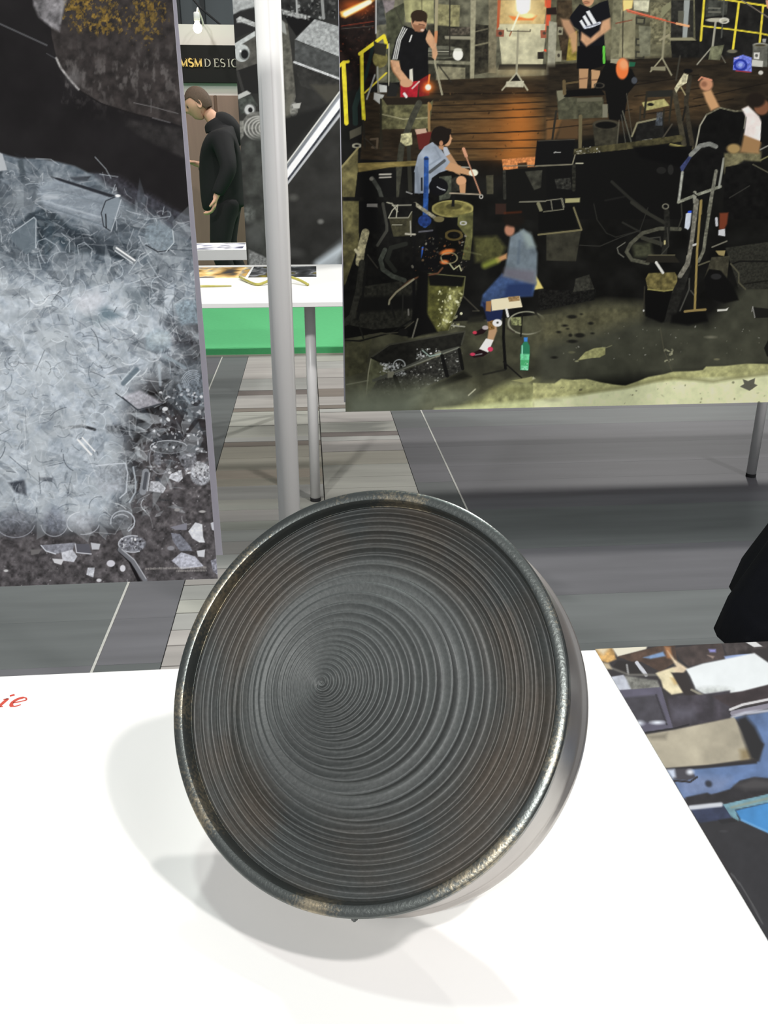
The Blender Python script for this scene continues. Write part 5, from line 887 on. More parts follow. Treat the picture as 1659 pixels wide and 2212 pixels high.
# ------------------------------------------------------------------ hanging photo posters on a white stand
def sheet_loop(x0, x1, yf, gap, zb, zt, th=.0016, rb=.007):
    """white sheet draped over a bar: front leaf, roll over the bar, rear leaf"""
    r = rb; prof = [(yf, zb), (yf, zt)] + [(yf + r - r * math.cos(a), zt + r * math.sin(a)) for a in np.linspace(0, PI, 13)[1:]] + [(yf + gap, zb)]
    bm = bmesh.new(); rows = []
    for i, (y, z) in enumerate(prof):
        a = prof[max(i - 1, 0)]; b = prof[min(i + 1, len(prof) - 1)]
        d = Vector((b[0] - a[0], b[1] - a[1])).normalized(); n = Vector((d.y, -d.x)) * th
        rows.append([bm.verts.new((x0, y, z)), bm.verts.new((x1, y, z)), bm.verts.new((x1, y + n.x, z + n.y)), bm.verts.new((x0, y + n.x, z + n.y))])
    for p, q in zip(rows[:-1], rows[1:]):
        for k in range(4):
            bm.faces.new((p[k], p[(k + 1) % 4], q[(k + 1) % 4], q[k]))
    bm.faces.new(rows[0]); bm.faces.new(rows[-1][::-1])
    bmesh.ops.recalc_face_normals(bm, faces=bm.faces[:])
    return bm

def poster(name, x0, x1, yf, gap, zb, zt, zvis, xvis, step, H, paint, gain, label, base, rod):
    e = empty(name, ((x0 + x1) / 2, yf, zb))
    tag(e, label, 'poster')
    M = Matrix.Translation(-Vector(e.location))
    b = sheet_loop(x0, x1, yf, gap, zb, zt); b.transform(M)
    obj('sheet', b, M_paper, e)
    rb_ = tube_bm([(rod[0], yf + .007, zt), (rod[1], yf + .007, zt)], .0066, 12); rb_.transform(M)
    obj('hanging_rod', rb_, M_pole, e)
    xs = np.arange(xvis[0], xvis[1], step)
    lo = np.linspace(x0, xs[0], 12)[:-1] if x0 < xs[0] - step else np.array([])
    hi = np.linspace(xs[-1], x1, 12)[1:] if x1 > xs[-1] else np.array([])
    xs = np.concatenate([lo, xs, hi])
    zs = np.arange(zb, zvis, step); zs = np.concatenate([zs, np.linspace(zs[-1], zt, max(14, int((zt - zs[-1]) / (3 * step))))[1:]])
    lx, ly, lz = e.location
    to3 = lambda A, B: np.stack([A - lx, np.full_like(A, -.0006), B - lz], -1)
    grid_print('photo_print', xs, zs, H, to3, paint, gain, M_print, e, base)
    return e

H_L = [[1396.816, -220.0268, 711.9072], [19.18836, -1551.662, 2097.180], [.05561844, -.26525234, 1]]
H_R = [[916.9572, -144.43934, 693.04454], [12.596439, -1018.60785, 1495.24035], [.03651142, -.1741282, 1]]
H_M = [[447.2728, -70.454527, 674.58178], [6.144283, -496.855876, 906.06349], [.0178095, -.08493614, 1]]
PG = 1.18
poster('hanging_poster', -.41, -.1275, 1.033, .074, .70, 1.60, 1.37, (-.409, -.1275), .00078, H_L, paint_cullet, PG,
       'tall hanging poster of a heap of broken clear glass under a loader bucket', (25, 23, 24), (-.43, -.122))
poster('hanging_poster', .0715, 1.03, 1.826, .080, .70, 1.60, 1.49, (.0715, 1.025), .00145, H_R, paint_glassworks, PG,
       'hanging colour poster of glassblowers at work in a dark factory', (17, 17, 15), (.066, 1.05))
poster('hanging_poster', -.278, .62, 4.25, .080, .70, 2.25, 1.85, (-.278, .19), .0034, H_M, paint_press, PG,
       'black and white hanging poster of a steel press with a shiny rod', (42, 42, 40), (-.32, .66))

st = empty('display_stand', (-.0445, 1.43, 0))
tag(st, 'slender white steel post with arms carrying the glass and factory posters', 'stand')
obj('pole', tube_bm([(0, 0, .008), (0, 0, 1.66)], .0188, 32), M_pole, st, False)
for p in st.children[0].data.polygons: p.use_smooth = len(p.vertices) == 4
obj('base_plate', lathe_bm([(0, 0), (.07, 0), (.07, .010), (.066, .014), (.03, .018), (.024, .036), (0, .036)], 48), M_pole, st)
obj('cross_arm', tube_bm([(0, -.40, 1.60), (0, .41, 1.60)], .010, 16), M_pole, st)
obj('rod_socket', tube_bm([(0, -.390, 1.60), (-.0780, -.390, 1.60)], .007, 12), M_pole, st)
obj('rod_socket', tube_bm([(0, .403, 1.60), (.1115, .403, 1.60)], .009, 12), M_pole, st)
st2 = empty('display_stand', (-.134, 4.37, 0))
tag(st2, 'white steel post standing behind the black and white press poster', 'stand')
obj('pole', tube_bm([(0, 0, .004), (0, 0, 2.27)], .0188, 24), M_pole, st2)
obj('base_plate', lathe_bm([(0, 0), (.034, 0), (.034, .006), (.03, .009), (.024, .02), (0, .02)], 32), M_pole, st2)
obj('cross_arm', tube_bm([(0, 0, 2.264), (0, -.113, 2.264)], .006, 12), M_pole, st2)

# ------------------------------------------------------------------ tables
TZ = .77
def table(x0, x1, y0, y1, legs, th, label, leg_r=.019, leg_m=None):
    t = empty('display_table', ((x0 + x1) / 2, (y0 + y1) / 2, 0))
    tag(t, label, 'table')
    lx, ly, _ = t.location
    obj('tabletop', box_bm(x0 - lx, x1 - lx, y0 - ly, y1 - ly, TZ - th, TZ, .0012, 1), M_white, t)
    for x, y in legs:
        lg = obj('leg', tube_bm([(x - lx, y - ly, .006), (x - lx, y - ly, TZ - th)], leg_r, 24), leg_m or M_leg, t)
        for p in lg.data.polygons: p.use_smooth = len(p.vertices) == 4
        obj('foot_cap', tube_bm([(0, 0, 0), (0, 0, .014)], leg_r + .001, 20), M_rubber, lg).location = (x - lx, y - ly, 0)
    return t

t1 = table(-.95, .66, .02, .7045, [(-.85, .1), (-.85, .62), (.58, .1), (.58, .62)], .028,
           'white display table with the iron mould, red lettering and a colour photo')
# printed photo on the table's right end
H_T = [[12246.4868, 3801.27129, 829.5], [168.232632, 1996.101364, 5849.758213], [.487630816, 5.785801054, 1]]
lx, ly, _ = t1.location
xs = np.concatenate([np.arange(.2595, .43, .0009), np.linspace(.44, .659, 14)])
ys = np.concatenate([np.linspace(.02, .36, 20)[:-1], np.arange(.36, .7045, .0011), [.7044]])
grid_print('photo_print', xs, ys, H_T, lambda A, B: np.stack([A - lx, B - ly, np.full_like(A, TZ + .0006)], -1), paint_table, .62, M_print_gloss, t1, (50, 47, 50))
# red italic letters
def tletter(strokes, X, Y, h, shear):
    bm = bmesh.new()
    for pts, w in strokes:
        stroke_bm(bm, pts, w, h, .0003, (X - lx, Y - ly, TZ), shear, 'XY')
    bmesh.ops.recalc_face_normals(bm, faces=bm.faces[:])
    obj('letter', bm, M_red, t1)
e_st = [(arc(.46, .5, .40, .5, 20, 320, 20), [.10] * 5 + [.24] * 11 + [.10] * 5), ([(.12, .44), (.5, .52), (.82, .68)], .10)]
i_st = [([(.18, .0), (.22, 1.0)], .24), ([(-.02, .92), (.26, 1.0)], .10), ([(.14, .04), (.44, .10)], .10), ([(.16, 1.32), (.40, 1.44)], .2)]
n_st = [([(.15, 0), (.15, 1)], .2), ([(.15, .6), (.4, .95), (.7, .95), (.8, .7), (.8, .1), (1.0, .06)], [.08, .16, .2, .24, .24, .1]), ([(-.05, .95), (.15, 1)], .1)]
tletter(n_st, -.2965, .6535, .0128, .30)
tletter(i_st, -.2748, .6540, .0128, .30)
tletter(e_st, -.2650, .6545, .0128, .30)

t2 = table(-2.6, 2.6, 2.92, 4.03, [(0.003, 3.125), (1.776, 3.25), (-1.776, 3.2), (2.5, 3.9), (-2.5, 3.9)], .016,
           'long white display table carrying photo sheets and a bent olive rod')
t3 = table(-3.0, -.298, 4.755, 5.17, [(-1.3, 4.9), (-1.3, 5.05), (-2.8, 4.9), (-2.8, 5.05)], .052,
           'narrow white display table with a pale photo sheet, before the person in black')
def flat_photo(name, x0, x1, y0, y1, seed, cols, label, group=None, skew=0.0):
    e = bpy.data.meshes.new(name)
    nx, ny = 44, 30
    xs = np.linspace(x0, x1, nx); ys = np.linspace(y0, y1, ny)
    A, B = np.meshgrid(xs, ys)
    U = (A - x0) / (x1 - x0); V = (B - y0) / (y1 - y0)
    n = vnoise(U * 5 + seed, V * 3 + seed, seed, 4); n2 = vnoise(U * 9, V * 2.2, seed + 1, 3)
    C = np.zeros((ny, nx, 3)); cols = np.array(cols, float)
    t = np.clip((n - .25) / .5, 0, .999) * (len(cols) - 1); i = t.astype(int); f = (t - i)[..., None]
    C = cols[i] * (1 - f) + cols[np.minimum(i + 1, len(cols) - 1)] * f
    C *= (.75 + .5 * n2[..., None])
    Xs = A + skew * (V - .5) * (y1 - y0)
    top = np.stack([Xs - (x0 + x1) / 2, B - (y0 + y1) / 2, np.full_like(A, .0008)], -1).reshape(-1, 3)
    k = np.arange(nx * ny).reshape(ny, nx)
    F = np.stack([k[:-1, :-1], k[:-1, 1:], k[1:, 1:], k[1:, :-1]], -1).reshape(-1, 4).tolist()
    rim = list(k[0, :]) + list(k[1:, -1]) + list(k[-1, -2::-1]) + list(k[-2:0:-1, 0])
    nb = len(top); bot = top[rim].copy(); bot[:, 2] = 0
    V3 = np.concatenate([top, bot])
    for a in range(len(rim)):
        b = (a + 1) % len(rim)
        F.append([rim[a], nb + a, nb + b, rim[b]])
    F.append([nb + a for a in range(len(rim))][::-1])
    e.from_pydata(V3.tolist(), [], F)
    ca = e.color_attributes.new('print', 'FLOAT_COLOR', 'POINT')
    col = np.ones((len(V3), 4), np.float32); col[:nb, :3] = np.clip(lin(np.clip(C.reshape(-1, 3), 0, 255)), 0, .9)
    ca.data.foreach_set('color', col.ravel())
    o = link_mesh(name, e, M_print_gloss)
    o.location = ((x0 + x1) / 2, (y0 + y1) / 2, TZ)
    tag(o, label, 'photo', group)
    return o
flat_photo('photo_sheet', -.62, -.242, 3.575, 3.945, 2, [(60, 58, 60), (120, 96, 60), (200, 160, 96), (235, 205, 150), (110, 112, 120), (190, 150, 80)], 'amber and grey photo sheet lying on the long white table', skew=.02)
flat_photo('photo_sheet', -.232, .036, 3.582, 3.955, 5, [(26, 28, 28), (44, 46, 48), (60, 62, 64), (130, 132, 134), (48, 48, 44), (120, 108, 40)], 'dark photo sheet lying on the long white table beside the amber one', skew=.01)
flat_photo('photo_sheet', -.80, -.335, 4.772, 5.12, 8, [(60, 62, 78), (150, 150, 170), (226, 226, 236), (240, 238, 240), (90, 92, 110)], 'pale lilac and grey photo sheet on the narrow white table', skew=.0)
M_olive = mat('olive_glass_rod', (176, 168, 84), .2, noise=.1, scale=30)
def smooth(pts, n=8):
    pts = [Vector(p) for p in pts]; out = []
    P_ = [pts[0]] + pts + [pts[-1]]
    for i in range(1, len(P_) - 2):
        a, b, c, d = P_[i - 1:i + 3]
        for k in range(n):
            t = k / n
            out.append(.5 * ((2 * b) + (c - a) * t + (2 * a - 5 * b + 4 * c - d) * t * t + (3 * b - a - 3 * c + d) * t ** 3))
    out.append(pts[-1]); return out
q = obj('bent_rod', tube_bm(smooth([(-.262, 3.53, TZ + .008), (-.225, 3.42, TZ + .006), (-.187, 3.335, TZ + .005), (-.155, 3.36, TZ + .010), (-.115, 3.43, TZ + .022), (-.07, 3.41, TZ + .022), (-.03, 3.36, TZ + .015), (.0, 3.312, TZ + .005)]), .0052, 8), M_olive, None, True)
tag(q, 'thin olive rod bent into a wave on the long white table', 'rod')
q = obj('straight_rod', tube_bm([(-.56, 3.305, TZ + .004), (-.36, 3.31, TZ + .004), (-.278, 3.312, TZ + .0035)], [.004, .004, .002], 8), M_olive, None, True)
tag(q, 'thin straight olive rod lying in front of the amber photo sheet', 'rod')

# ------------------------------------------------------------------ the cast-iron mould
RM = .1268
AZ, EL = .54762, .69413
nv = Vector((-math.sin(AZ) * math.cos(EL), -math.cos(AZ) * math.cos(EL), math.sin(EL)))
uv = Vector((math.cos(AZ), -math.sin(AZ), 0)); vv = nv.cross(uv)
CM = Vector((.1647 * RM, 3.5529 * RM, 1.2 - 2.3129 * RM))
mo = empty('glass_mould', CM)
mo.matrix_world = Matrix(((uv.x, vv.x, nv.x, CM.x), (uv.y, vv.y, nv.y, CM.y), (uv.z, vv.z, nv.z, CM.z), (0, 0, 0, 1)))
tag(mo, 'round dark cast iron mould with a spiral ridged face leaning back on the white table', 'mould')
M_iron = iron_mat(); M_rim = rim_mat()
def spiral_face():
    q_r = np.array([(0, 0), (3, .062), (6, .128), (9, .192), (10, .22), (11, .25), (12, .29), (13, .33), (14, .38), (15, .43), (16, .49), (17, .55), (18, .61), (19, .67), (20, .71), (21, .76), (22, .80), (23, .85), (24, .89), (25, .94), (26, .985), (27, 1.03)])
    hp = np.array([(0, .372), (.03, .362), (.1, .318), (.16, .278), (.22, .235), (.29, .185), (.33, .155), (.38, .125), (.43, .090), (.49, .035), (.55, -.022), (.61, -.062), (.67, -.088), (.73, -.092), (.80, -.086), (.87, -.076), (.94, -.062), (1.03, -.05)])
    qq = np.linspace(0, 27, 1081); rq = np.interp(qq, q_r[:, 0], q_r[:, 1])
    ker = np.hanning(61); ker /= ker.sum()
    rq2 = np.convolve(np.pad(rq, 30, mode='reflect', reflect_type='odd'), ker, 'valid'); rq2[0] = 0
    rq2 = np.maximum.accumulate(np.clip(rq2, 0, None))
    rl = np.linspace(0, 1.03, 800); hl = np.interp(rl, hp[:, 0], hp[:, 1])
    ker = np.hanning(61); ker /= ker.sum()
    hl = np.convolve(np.pad(hl, 30, mode='edge'), ker, 'valid')
    dh = np.gradient(hl, rl)
    N = 420; m = 12; turns = 27
    I = np.arange(turns * N + 1); T = np.arange(m) / m
    TH = 2 * PI * I / N
    Q = (I / N)[:, None] + T[None, :] - 1.0
    Qc = np.clip(Q, 0, 26.9)
    r = np.interp(Qc, qq, rq2)
    pitch = np.interp(Qc + .5, qq, np.gradient(rq2, qq))
    h = np.interp(r, rl, hl); s = np.interp(r, rl, dh)
    tt = T[None, :]
    tw = np.where(tt < .56, tt / .56, (1 - tt) / .44)     # 0 at the crests, 1 in the hollow
    sc = (1 - tw) ** 1.55            # sharp crest, hollow scallop
    env = np.clip((.952 - r) / .02, 0, 1) * np.clip(Q / .6, 0, 1)
    A = (.70 * pitch * (sc - .5)) * env
    nl = np.sqrt(1 + s * s)
    rr = np.clip(r - A * s / nl, 0, .956); zz = h + A / nl
    ang = TH[:, None] + R(60)
    x = rr * np.cos(ang); y = rr * np.sin(ang)
    y = y - .045 * np.clip(1 - r / .62, 0, 1) ** 1.0
    co = np.stack([x, y, zz], -1) * RM
    nI = len(I)
    idx = lambda i, t: i * m + t
    i = np.arange((turns - 1) * N)
    F = []
    for t in range(m):
        a = i * m + t; b = (i + 1) * m + t
        if t < m - 1:
            c_ = (i + 1) * m + t + 1; d = i * m + t + 1
        else:
            c_ = (i + 1 + N) * m; d = (i + N) * m
        F.append(np.stack([a, d, c_, b], -1))
    F = np.concatenate(F)
    keep = (r.reshape(-1)[F].min(1) < .958) & (Q.reshape(-1)[F].max(1) > 0)
    F = F[keep]
    used = np.unique(F); mp = np.full(nI * m, -1); mp[used] = np.arange(len(used))
    F = mp[F]; co = co.reshape(-1, 3)[used]
    me = bpy.data.meshes.new('spiral_face')
    me.vertices.add(len(co)); me.vertices.foreach_set('co', co.astype(np.float32).ravel())
    me.loops.add(F.size); me.loops.foreach_set('vertex_index', F.ravel().astype(np.int32))
    me.polygons.add(len(F)); me.polygons.foreach_set('loop_start', np.arange(0, F.size, 4, dtype=np.int32)); me.polygons.foreach_set('loop_total', np.full(len(F), 4, np.int32))
    me.update(calc_edges=True); me.validate()
    bm = bmesh.new(); bm.from_mesh(me); bmesh.ops.remove_doubles(bm, verts=bm.verts[:], dist=1e-6); bmesh.ops.recalc_face_normals(bm, faces=bm.faces[:]); bm.to_mesh(me); bm.free()
    return me
me = spiral_face()
fo = link_mesh('spiral_face', me, M_iron, mo, True)
fo['label'] = 'concentric scalloped spiral rising to a pointed centre'
def mlathe(name, prof, m, n=160, sm=True):
    o = obj(name, lathe_bm([(r * RM, z * RM) for r, z in prof], n), m, mo, sm)
    if sm:
        o.data.set_sharp_from_angle(angle=R(32))
    return o
mlathe('rim', [(.930, -.085), (.938, -.03), (.941, -.012), (.947, -.003), (.956, 0), (.986, 0), (.994, -.003), (1.0, -.011), (1.002, -.04), (.998, -.056), (.985, -.064), (.93, -.068)], M_rim, 192)
mlathe('body', [(.88, -.102), (.912, -.102), (.918, -.118), (.968, -.122), (.984, -.132), (1.0, -.37), (1.006, -.385), (1.018, -.395), (1.0215, -.405), (1.0215, -.445), (1.012, -.458), (.98, -.47), (.80, -.55), (.55, -.60), (.30, -.62), (.22, -.63)], mat('machined_iron', (182, 178, 174), .36, metal=.8, noise=.12, scale=18, bump=.1, bscale=300), 192)
mlathe('shank', [(.22, -.60), (.235, -.64), (.235, -1.38), (.22, -1.41), (0, -1.412)], M_iron, 64)
# small burr and chips on the rim
bm = bmesh.new(); bmesh.ops.create_icosphere(bm, subdivisions=2, radius=.0017)
for v in bm.verts: v.co *= 1 + .25 * math.sin(40000 * v.co.x + 30000 * v.co.y)
b = obj('casting_burr', bm, M_iron, mo, True); b.location = (.30 * RM, -.955 * RM, -.03 * RM)

# ------------------------------------------------------------------ people
def skinned(name, chains, m, parent, sub=2, root=0):
    """chains: list of [(x, y, z, rx[, ry]), ...]; points closer than 1 mm are shared, grown with a Skin modifier"""
    V = []; Rd = []; E_ = []
    def vid(p):
        for i, q in enumerate(V):
            if (Vector(q) - Vector(p[:3])).length < 1e-3: return i
        V.append(p[:3]); Rd.append((p[3], p[4] if len(p) > 4 else p[3])); return len(V) - 1
    for ch in chains:
        ids = [vid(p) for p in ch]
        for a, b in zip(ids[:-1], ids[1:]):
            if a != b: E_.append((a, b))
    me = bpy.data.meshes.new(name); me.from_pydata(V, E_, [])
    o = bpy.data.objects.new(name, me); COL.objects.link(o)
    md = o.modifiers.new('skin', 'SKIN')
    sv = me.skin_vertices[0].data if me.skin_vertices else None
    if sv is None:
        bm = bmesh.new(); bm.from_mesh(me); bm.verts.layers.skin.verify(); bm.to_mesh(me); bm.free(); sv = me.skin_vertices[0].data
    for i, r_ in enumerate(Rd):
        sv[i].radius = r_; sv[i].use_root = (i == root)
    o.modifiers.new('sub', 'SUBSURF').levels = sub
    dg = bpy.context.evaluated_depsgraph_get()
    nm = bpy.data.meshes.new_from_object(o.evaluated_get(dg))
    bpy.data.objects.remove(o, do_unlink=True)
    nm.name = name
    nm.materials.clear()
    return link_mesh(name, nm, m, parent, True)

def hand_chains(w, d, palm, side, L=.085):
    """wrist point w, pointing dir d, palm normal; five bent fingers"""
    w = Vector(w); d = Vector(d).normalized(); pn = Vector(palm).normalized(); s_ = d.cross(pn).normalized() * side
    out = []
    k0 = w + d * .03; k1 = w + d * .085
    out.append([(*w, .026, .02), (*k0, .034, .018), (*k1, .036, .016)])
    for f, (off, ln) in enumerate(((-.027, .075), (-.009, .085), (.010, .08), (.028, .062))):
        b = k1 + s_ * off
        p1 = b + d * ln * .45 + pn * .012; p2 = p1 + d * ln * .28 + pn * .03; p3 = p2 + d * ln * .05 + pn * .03
        out.append([(*k1, .036, .016), (*b, .010, .010), (*p1, .0095, .0095), (*p2, .0085, .0085), (*p3, .0075, .0075)])
    t0 = k0 - s_ * .03; t1 = t0 - s_ * .022 + d * .03 + pn * .012; t2 = t1 + d * .03 + pn * .015
    out.append([(*k0, .034, .018), (*t0, .014, .014), (*t1, .011, .011), (*t2, .009, .009)])
    return out

def head(parent, c, yaw, tilt, skin, hair_m, scale=1.0, eye_m=None, hair_len=0.0):
    """head facing local -X; c = centre of the skull"""
    bm = bmesh.new(); bmesh.ops.create_uvsphere(bm, u_segments=40, v_segments=28, radius=1)
    for v in bm.verts:
        x, y, z = v.co
        f = max(0, -x)
        X = x * .098; Y = y * .076; Z = z * .118
        if z < -.1:                                   # jaw narrows, chin forward
            k = (-.1 - z) / .9
            Y *= 1 - .32 * k; X = X * (1 - .22 * k) - .022 * k
        if x > .2 and z < -.2: X -= .03 * (-.2 - z)   # nape
        # nose, brow, lips, eye sockets on the face side
        if f > .55:
            X -= .026 * math.exp(-(y / .16) ** 2) * math.exp(-((z + .16) / .16) ** 2)
            X -= .010 * math.exp(-(y / .13) ** 2) * math.exp(-((z - .05) / .2) ** 2)
            X -= .006 * math.exp(-(y / .5) ** 2) * math.exp(-((z - .20) / .07) ** 2)
            X += .010 * (math.exp(-((y - .38) / .16) ** 2) + math.exp(-((y + .38) / .16) ** 2)) * math.exp(-((z - .04) / .1) ** 2)
            X -= .008 * math.exp(-(y / .28) ** 2) * math.exp(-((z + .46) / .06) ** 2)
            X -= .008 * math.exp(-(y / .28) ** 2) * math.exp(-((z + .58) / .06) ** 2)
            X += .006 * math.exp(-(y / .3) ** 2) * math.exp(-((z + .52) / .03) ** 2)
            X -= .008 * math.exp(-(y / .3) ** 2) * math.exp(-((z + .82) / .14) ** 2)
        v.co = (X, Y, Z)
    M = Matrix.Translation(Vector(c)) @ Matrix.Rotation(yaw, 4, 'Z') @ Matrix.Rotation(tilt, 4, 'Y') @ Matrix.Scale(scale, 4)
    bm.transform(M)
    h = obj('head', bm, skin, parent, True)
    hb = bmesh.new(); bmesh.ops.create_uvsphere(hb, u_segments=96, v_segments=80, radius=1)
    kill = []
    rr_ = random.Random(2)
    for v in hb.verts:
        x, y, z = v.co
        line = .42 if x < -.35 else (.42 - (x + .35) * 1.35 if x < .35 else -.55)
        line = max(line, -.62 - hair_len)
        if z < line: kill.append(v)
        v.co = (x * .104 + .003, y * .082, z * .124 + .002)
        v.co *= 1 + rr_.uniform(-.003, .006)
    bmesh.ops.delete(hb, geom=kill, context='VERTS')
    bmesh.ops.solidify(hb, geom=hb.faces[:], thickness=.006)
    hb.transform(M)
    obj('hair', hb, hair_m, h, True)
    for s_ in (-1, 1):
        eb = bmesh.new(); bmesh.ops.create_uvsphere(eb, u_segments=16, v_segments=12, radius=1)
        for v in eb.verts:
            x, y, z = v.co
            v.co = (x * .020 + .012, s_ * (.074 + .012 * (y * .5 + .5)) + y * .004, z * .032 - .012)
            if abs(y) > .3 and x * x + z * z < .4: v.co.y -= s_ * .005
        eb.transform(M); obj('ear', eb, skin, h, True)
        yb = bmesh.new(); bmesh.ops.create_uvsphere(yb, u_segments=16, v_segments=12, radius=.0115)
        yb.transform(Matrix.Translation((-.0795, s_ * .030, .005))); yb.transform(M)
        obj('eye', yb, eye_m, h, True)
    return h

M_skin = mat('skin', (206, 160, 132), .55, noise=.05, scale=30)
M_hair = mat('brown_hair', (84, 68, 54), .8, noise=.25, scale=120, bump=.4, bscale=400)
M_black = mat('black_cloth', (9, 9, 11), .85, noise=.2, scale=30, bump=.3, bscale=250)
M_trouser = mat('black_denim', (8, 8, 10), .9, noise=.2, scale=40)
M_navy = mat('navy_wool', (9, 12, 23), .95, noise=.15, scale=60, bump=.4, bscale=500)
M_shoe = mat('dark_shoe', (40, 34, 34), .6, noise=.1, scale=30)
M_eye = mat('eye', (60, 44, 36), .3)

def shoe(parent, x, y, z, ang, heel=0.0):
    bm = bmesh.new(); bmesh.ops.create_uvsphere(bm, u_segments=24, v_segments=14, radius=1)
    for v in bm.verts:
        a, b, c_ = v.co
        v.co = (a * .145, b * .048 * (1 + .12 * (a < 0)), max(c_, -.55) * .062 * (1.0 + .45 * max(0, a)) )
    bm.transform(Matrix.Rotation(ang, 4, 'Z') @ Matrix.Rotation(heel, 4, 'Y'))
    zmin = min(v.co.z for v in bm.verts)
    bm.transform(Matrix.Translation((x, y, z - zmin)))
    o_ = obj('shoe', bm, M_shoe, parent, True)
    return o_

GZ = .055
p1 = empty('person', (0, 0, 0))
tag(p1, 'person in a black hooded jacket and black trousers walking with head bowed', 'person')
Yp = 7.9
# body under the clothes (one surface): torso, neck, arms to the finger tips, legs
near_wr = (-.715, 7.60, .925); far_wr = (-.905, 8.13, 1.165)
body = [[(-.66, Yp, .95, .12, .13), (-.66, Yp, 1.15, .11, .12), (-.665, Yp, 1.33, .12, .14), (-.68, Yp, 1.44, .07, .08), (-.735, Yp, 1.52, .056, .056), (-.785, Yp, 1.575, .055, .055)],
        [(-.665, Yp, 1.33, .12, .14), (-.65, 7.72, 1.37, .055), (-.60, 7.62, 1.14, .045), near_wr + (.026, .02)],
        [(-.665, Yp, 1.33, .12, .14), (-.67, 8.08, 1.37, .055), (-.72, 8.17, 1.12, .045), far_wr + (.026, .02)],
        [(-.66, Yp, .95, .12, .13), (-.67, 7.81, .86, .09), (-.72, 7.80, .50, .06), (-.62, 7.80, .13, .04)],
        [(-.66, Yp, .95, .12, .13), (-.66, 7.99, .86, .09), (-.70, 7.99, .52, .06), (-.53, 7.98, .16, .04)]]
body += hand_chains(near_wr, (-.25, -.05, -.97), (-1, .1, .2), 1)
body += hand_chains(far_wr, (-.9, -.1, .25), (-.1, -.3, -1), -1)
skinned('body', body, M_skin, p1)
head(p1, (-.838, Yp, 1.622), 0.0, R(-24), M_skin, M_hair, 1.02, M_eye)
jk = [[(-.68, Yp, .80, .155, .185), (-.685, Yp, .84, .175, .20), (-.685, Yp, .97, .185, .205), (-.68, Yp, 1.15, .180, .205), (-.672, Yp, 1.31, .168, .20), (-.685, Yp, 1.42, .112, .128), (-.718, Yp, 1.475, .094, .098), (-.738, Yp, 1.508, .084, .086)],
      [(-.672, Yp, 1.31, .168, .20), (-.645, 7.70, 1.345, .092), (-.595, 7.61, 1.13, .074), (-.70, 7.60, .955, .052), (-.706, 7.60, .94, .045)],
      [(-.672, Yp, 1.31, .168, .20), (-.665, 8.10, 1.345, .092), (-.715, 8.18, 1.11, .074), (-.875, 8.14, 1.155, .052), (-.885, 8.137, 1.16, .045)]]
skinned('jacket', jk, M_black, p1)
hd = skinned('hood', [[(-.705, Yp, 1.455, .085, .10), (-.655, Yp, 1.487, .082, .105), (-.605, Yp, 1.45, .08, .105), (-.56, Yp, 1.36, .058, .09), (-.545, Yp, 1.29, .03, .05)]], M_black, p1)
skinned('trousers', [[(-.67, Yp, .96, .15, .17), (-.672, Yp, .88, .155, .175), (-.68, 7.81, .80, .115), (-.735, 7.80, .50, .09), (-.64, 7.80, .17, .068), (-.635, 7.80, .13, .066)],
                     [(-.672, Yp, .88, .155, .175), (-.66, 7.99, .80, .115), (-.69, 7.99, .52, .09), (-.55, 7.98, .19, .068), (-.54, 7.98, .16, .066)]], M_trouser, p1)
shoe(p1, -.70, 7.80, GZ, 0); shoe(p1, -.565, 7.98, GZ, 0, R(12))

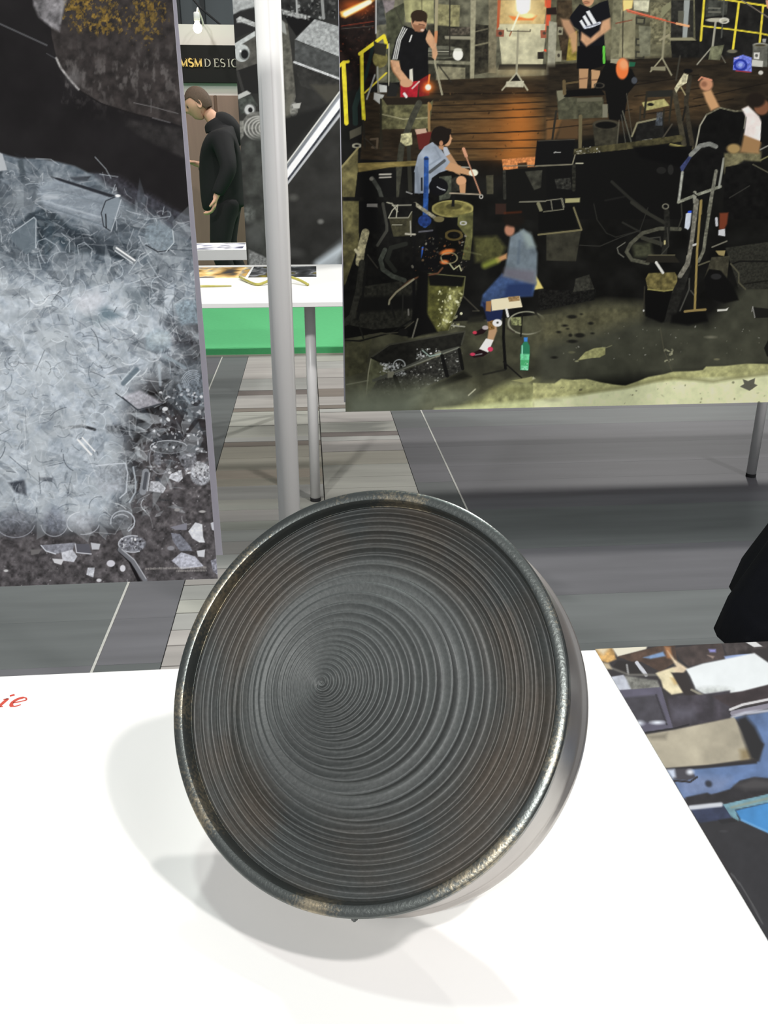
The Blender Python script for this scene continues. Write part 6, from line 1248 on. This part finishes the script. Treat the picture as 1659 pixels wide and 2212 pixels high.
p2 = empty('person', (.065, 0, 0))
tag(p2, 'person in a dark navy knee length coat standing beyond the table', 'person')
cx, cy = 1.02, 1.22
w1 = (.80, 1.10, .80); w2 = (1.27, 1.16, .80)
b2 = [[(cx, cy, .95, .11, .11), (cx, cy, 1.15, .10, .10), (cx, cy, 1.34, .11, .10), (cx, cy, 1.46, .07, .07), (cx, cy, 1.55, .055, .055), (cx, cy, 1.60, .055, .055)],
      [(cx, cy, 1.34, .11, .10), (.87, cy, 1.365, .04), (.835, cy + .01, 1.10, .034), w1 + (.024, .02)],
      [(cx, cy, 1.34, .11, .10), (1.17, cy, 1.365, .04), (1.235, cy + .01, 1.10, .034), w2 + (.024, .02)],
      [(cx, cy, .95, .11, .11), (.93, cy, .86, .085), (.93, cy, .48, .058), (.93, cy + .02, .09, .04)],
      [(cx, cy, .95, .11, .11), (1.11, cy, .86, .085), (1.12, cy, .48, .058), (1.12, cy + .02, .09, .04)]]
b2 += hand_chains(w1, (.0, -.15, -.98), (1, 0, .1), 1); b2 += hand_chains(w2, (0, -.15, -.98), (-1, 0, .1), -1)
skinned('body', b2, M_skin, p2)
head(p2, (cx, cy - .015, 1.665), R(-70), R(-6), M_skin, M_hair, 1.0, M_eye, .2)
# coat: flared skirt with folds, closed at hem
bm = bmesh.new(); rows = []
prof = [(.395, .455), (.412, .47), (.398, .53), (.325, .68), (.272, .80), (.24, .94), (.225, 1.08), (.222, 1.22), (.225, 1.34), (.16, 1.43), (.085, 1.475)]
nn_ = 64
for r_, z in prof:
    fl_ = max(0, (1.0 - z)) * .05
    rows.append([bm.verts.new((cx + (r_ + fl_ * math.sin(6 * a + .8) + .4 * fl_ * math.sin(11 * a)) * math.cos(a), cy + .66 * (r_ + fl_ * math.sin(6 * a + .8)) * math.sin(a), z)) for a in [2 * PI * k / nn_ for k in range(nn_)]])
for p, q in zip(rows[:-1], rows[1:]):
    for k in range(nn_):
        bm.faces.new((p[k], p[(k + 1) % nn_], q[(k + 1) % nn_], q[k]))
bmesh.ops.solidify(bm, geom=bm.faces[:], thickness=.006)
bmesh.ops.recalc_face_normals(bm, faces=bm.faces[:])
ct = obj('coat', bm, M_navy, p2, True)
for xs_, w_ in (((.87, .835, .80), w1), ((1.17, 1.235, 1.27), w2)):
    skinned('sleeve', [[(xs_[0], cy, 1.365, .095), (xs_[1], cy + .01, 1.10, .074), (w_[0], w_[1] + .01, .86, .05), (w_[0], w_[1], .83, .048)]], M_navy, ct)
skinned('trousers', [[(.93, cy, .80, .10), (.93, cy, .48, .085), (.93, cy + .02, .10, .07)]], M_trouser, p2)
skinned('trousers', [[(1.11, cy, .80, .10), (1.12, cy, .48, .085), (1.12, cy + .02, .10, .07)]], M_trouser, p2)
shoe(p2, .93, cy - .05, 0, R(90)); shoe(p2, 1.12, cy - .05, 0, R(90))
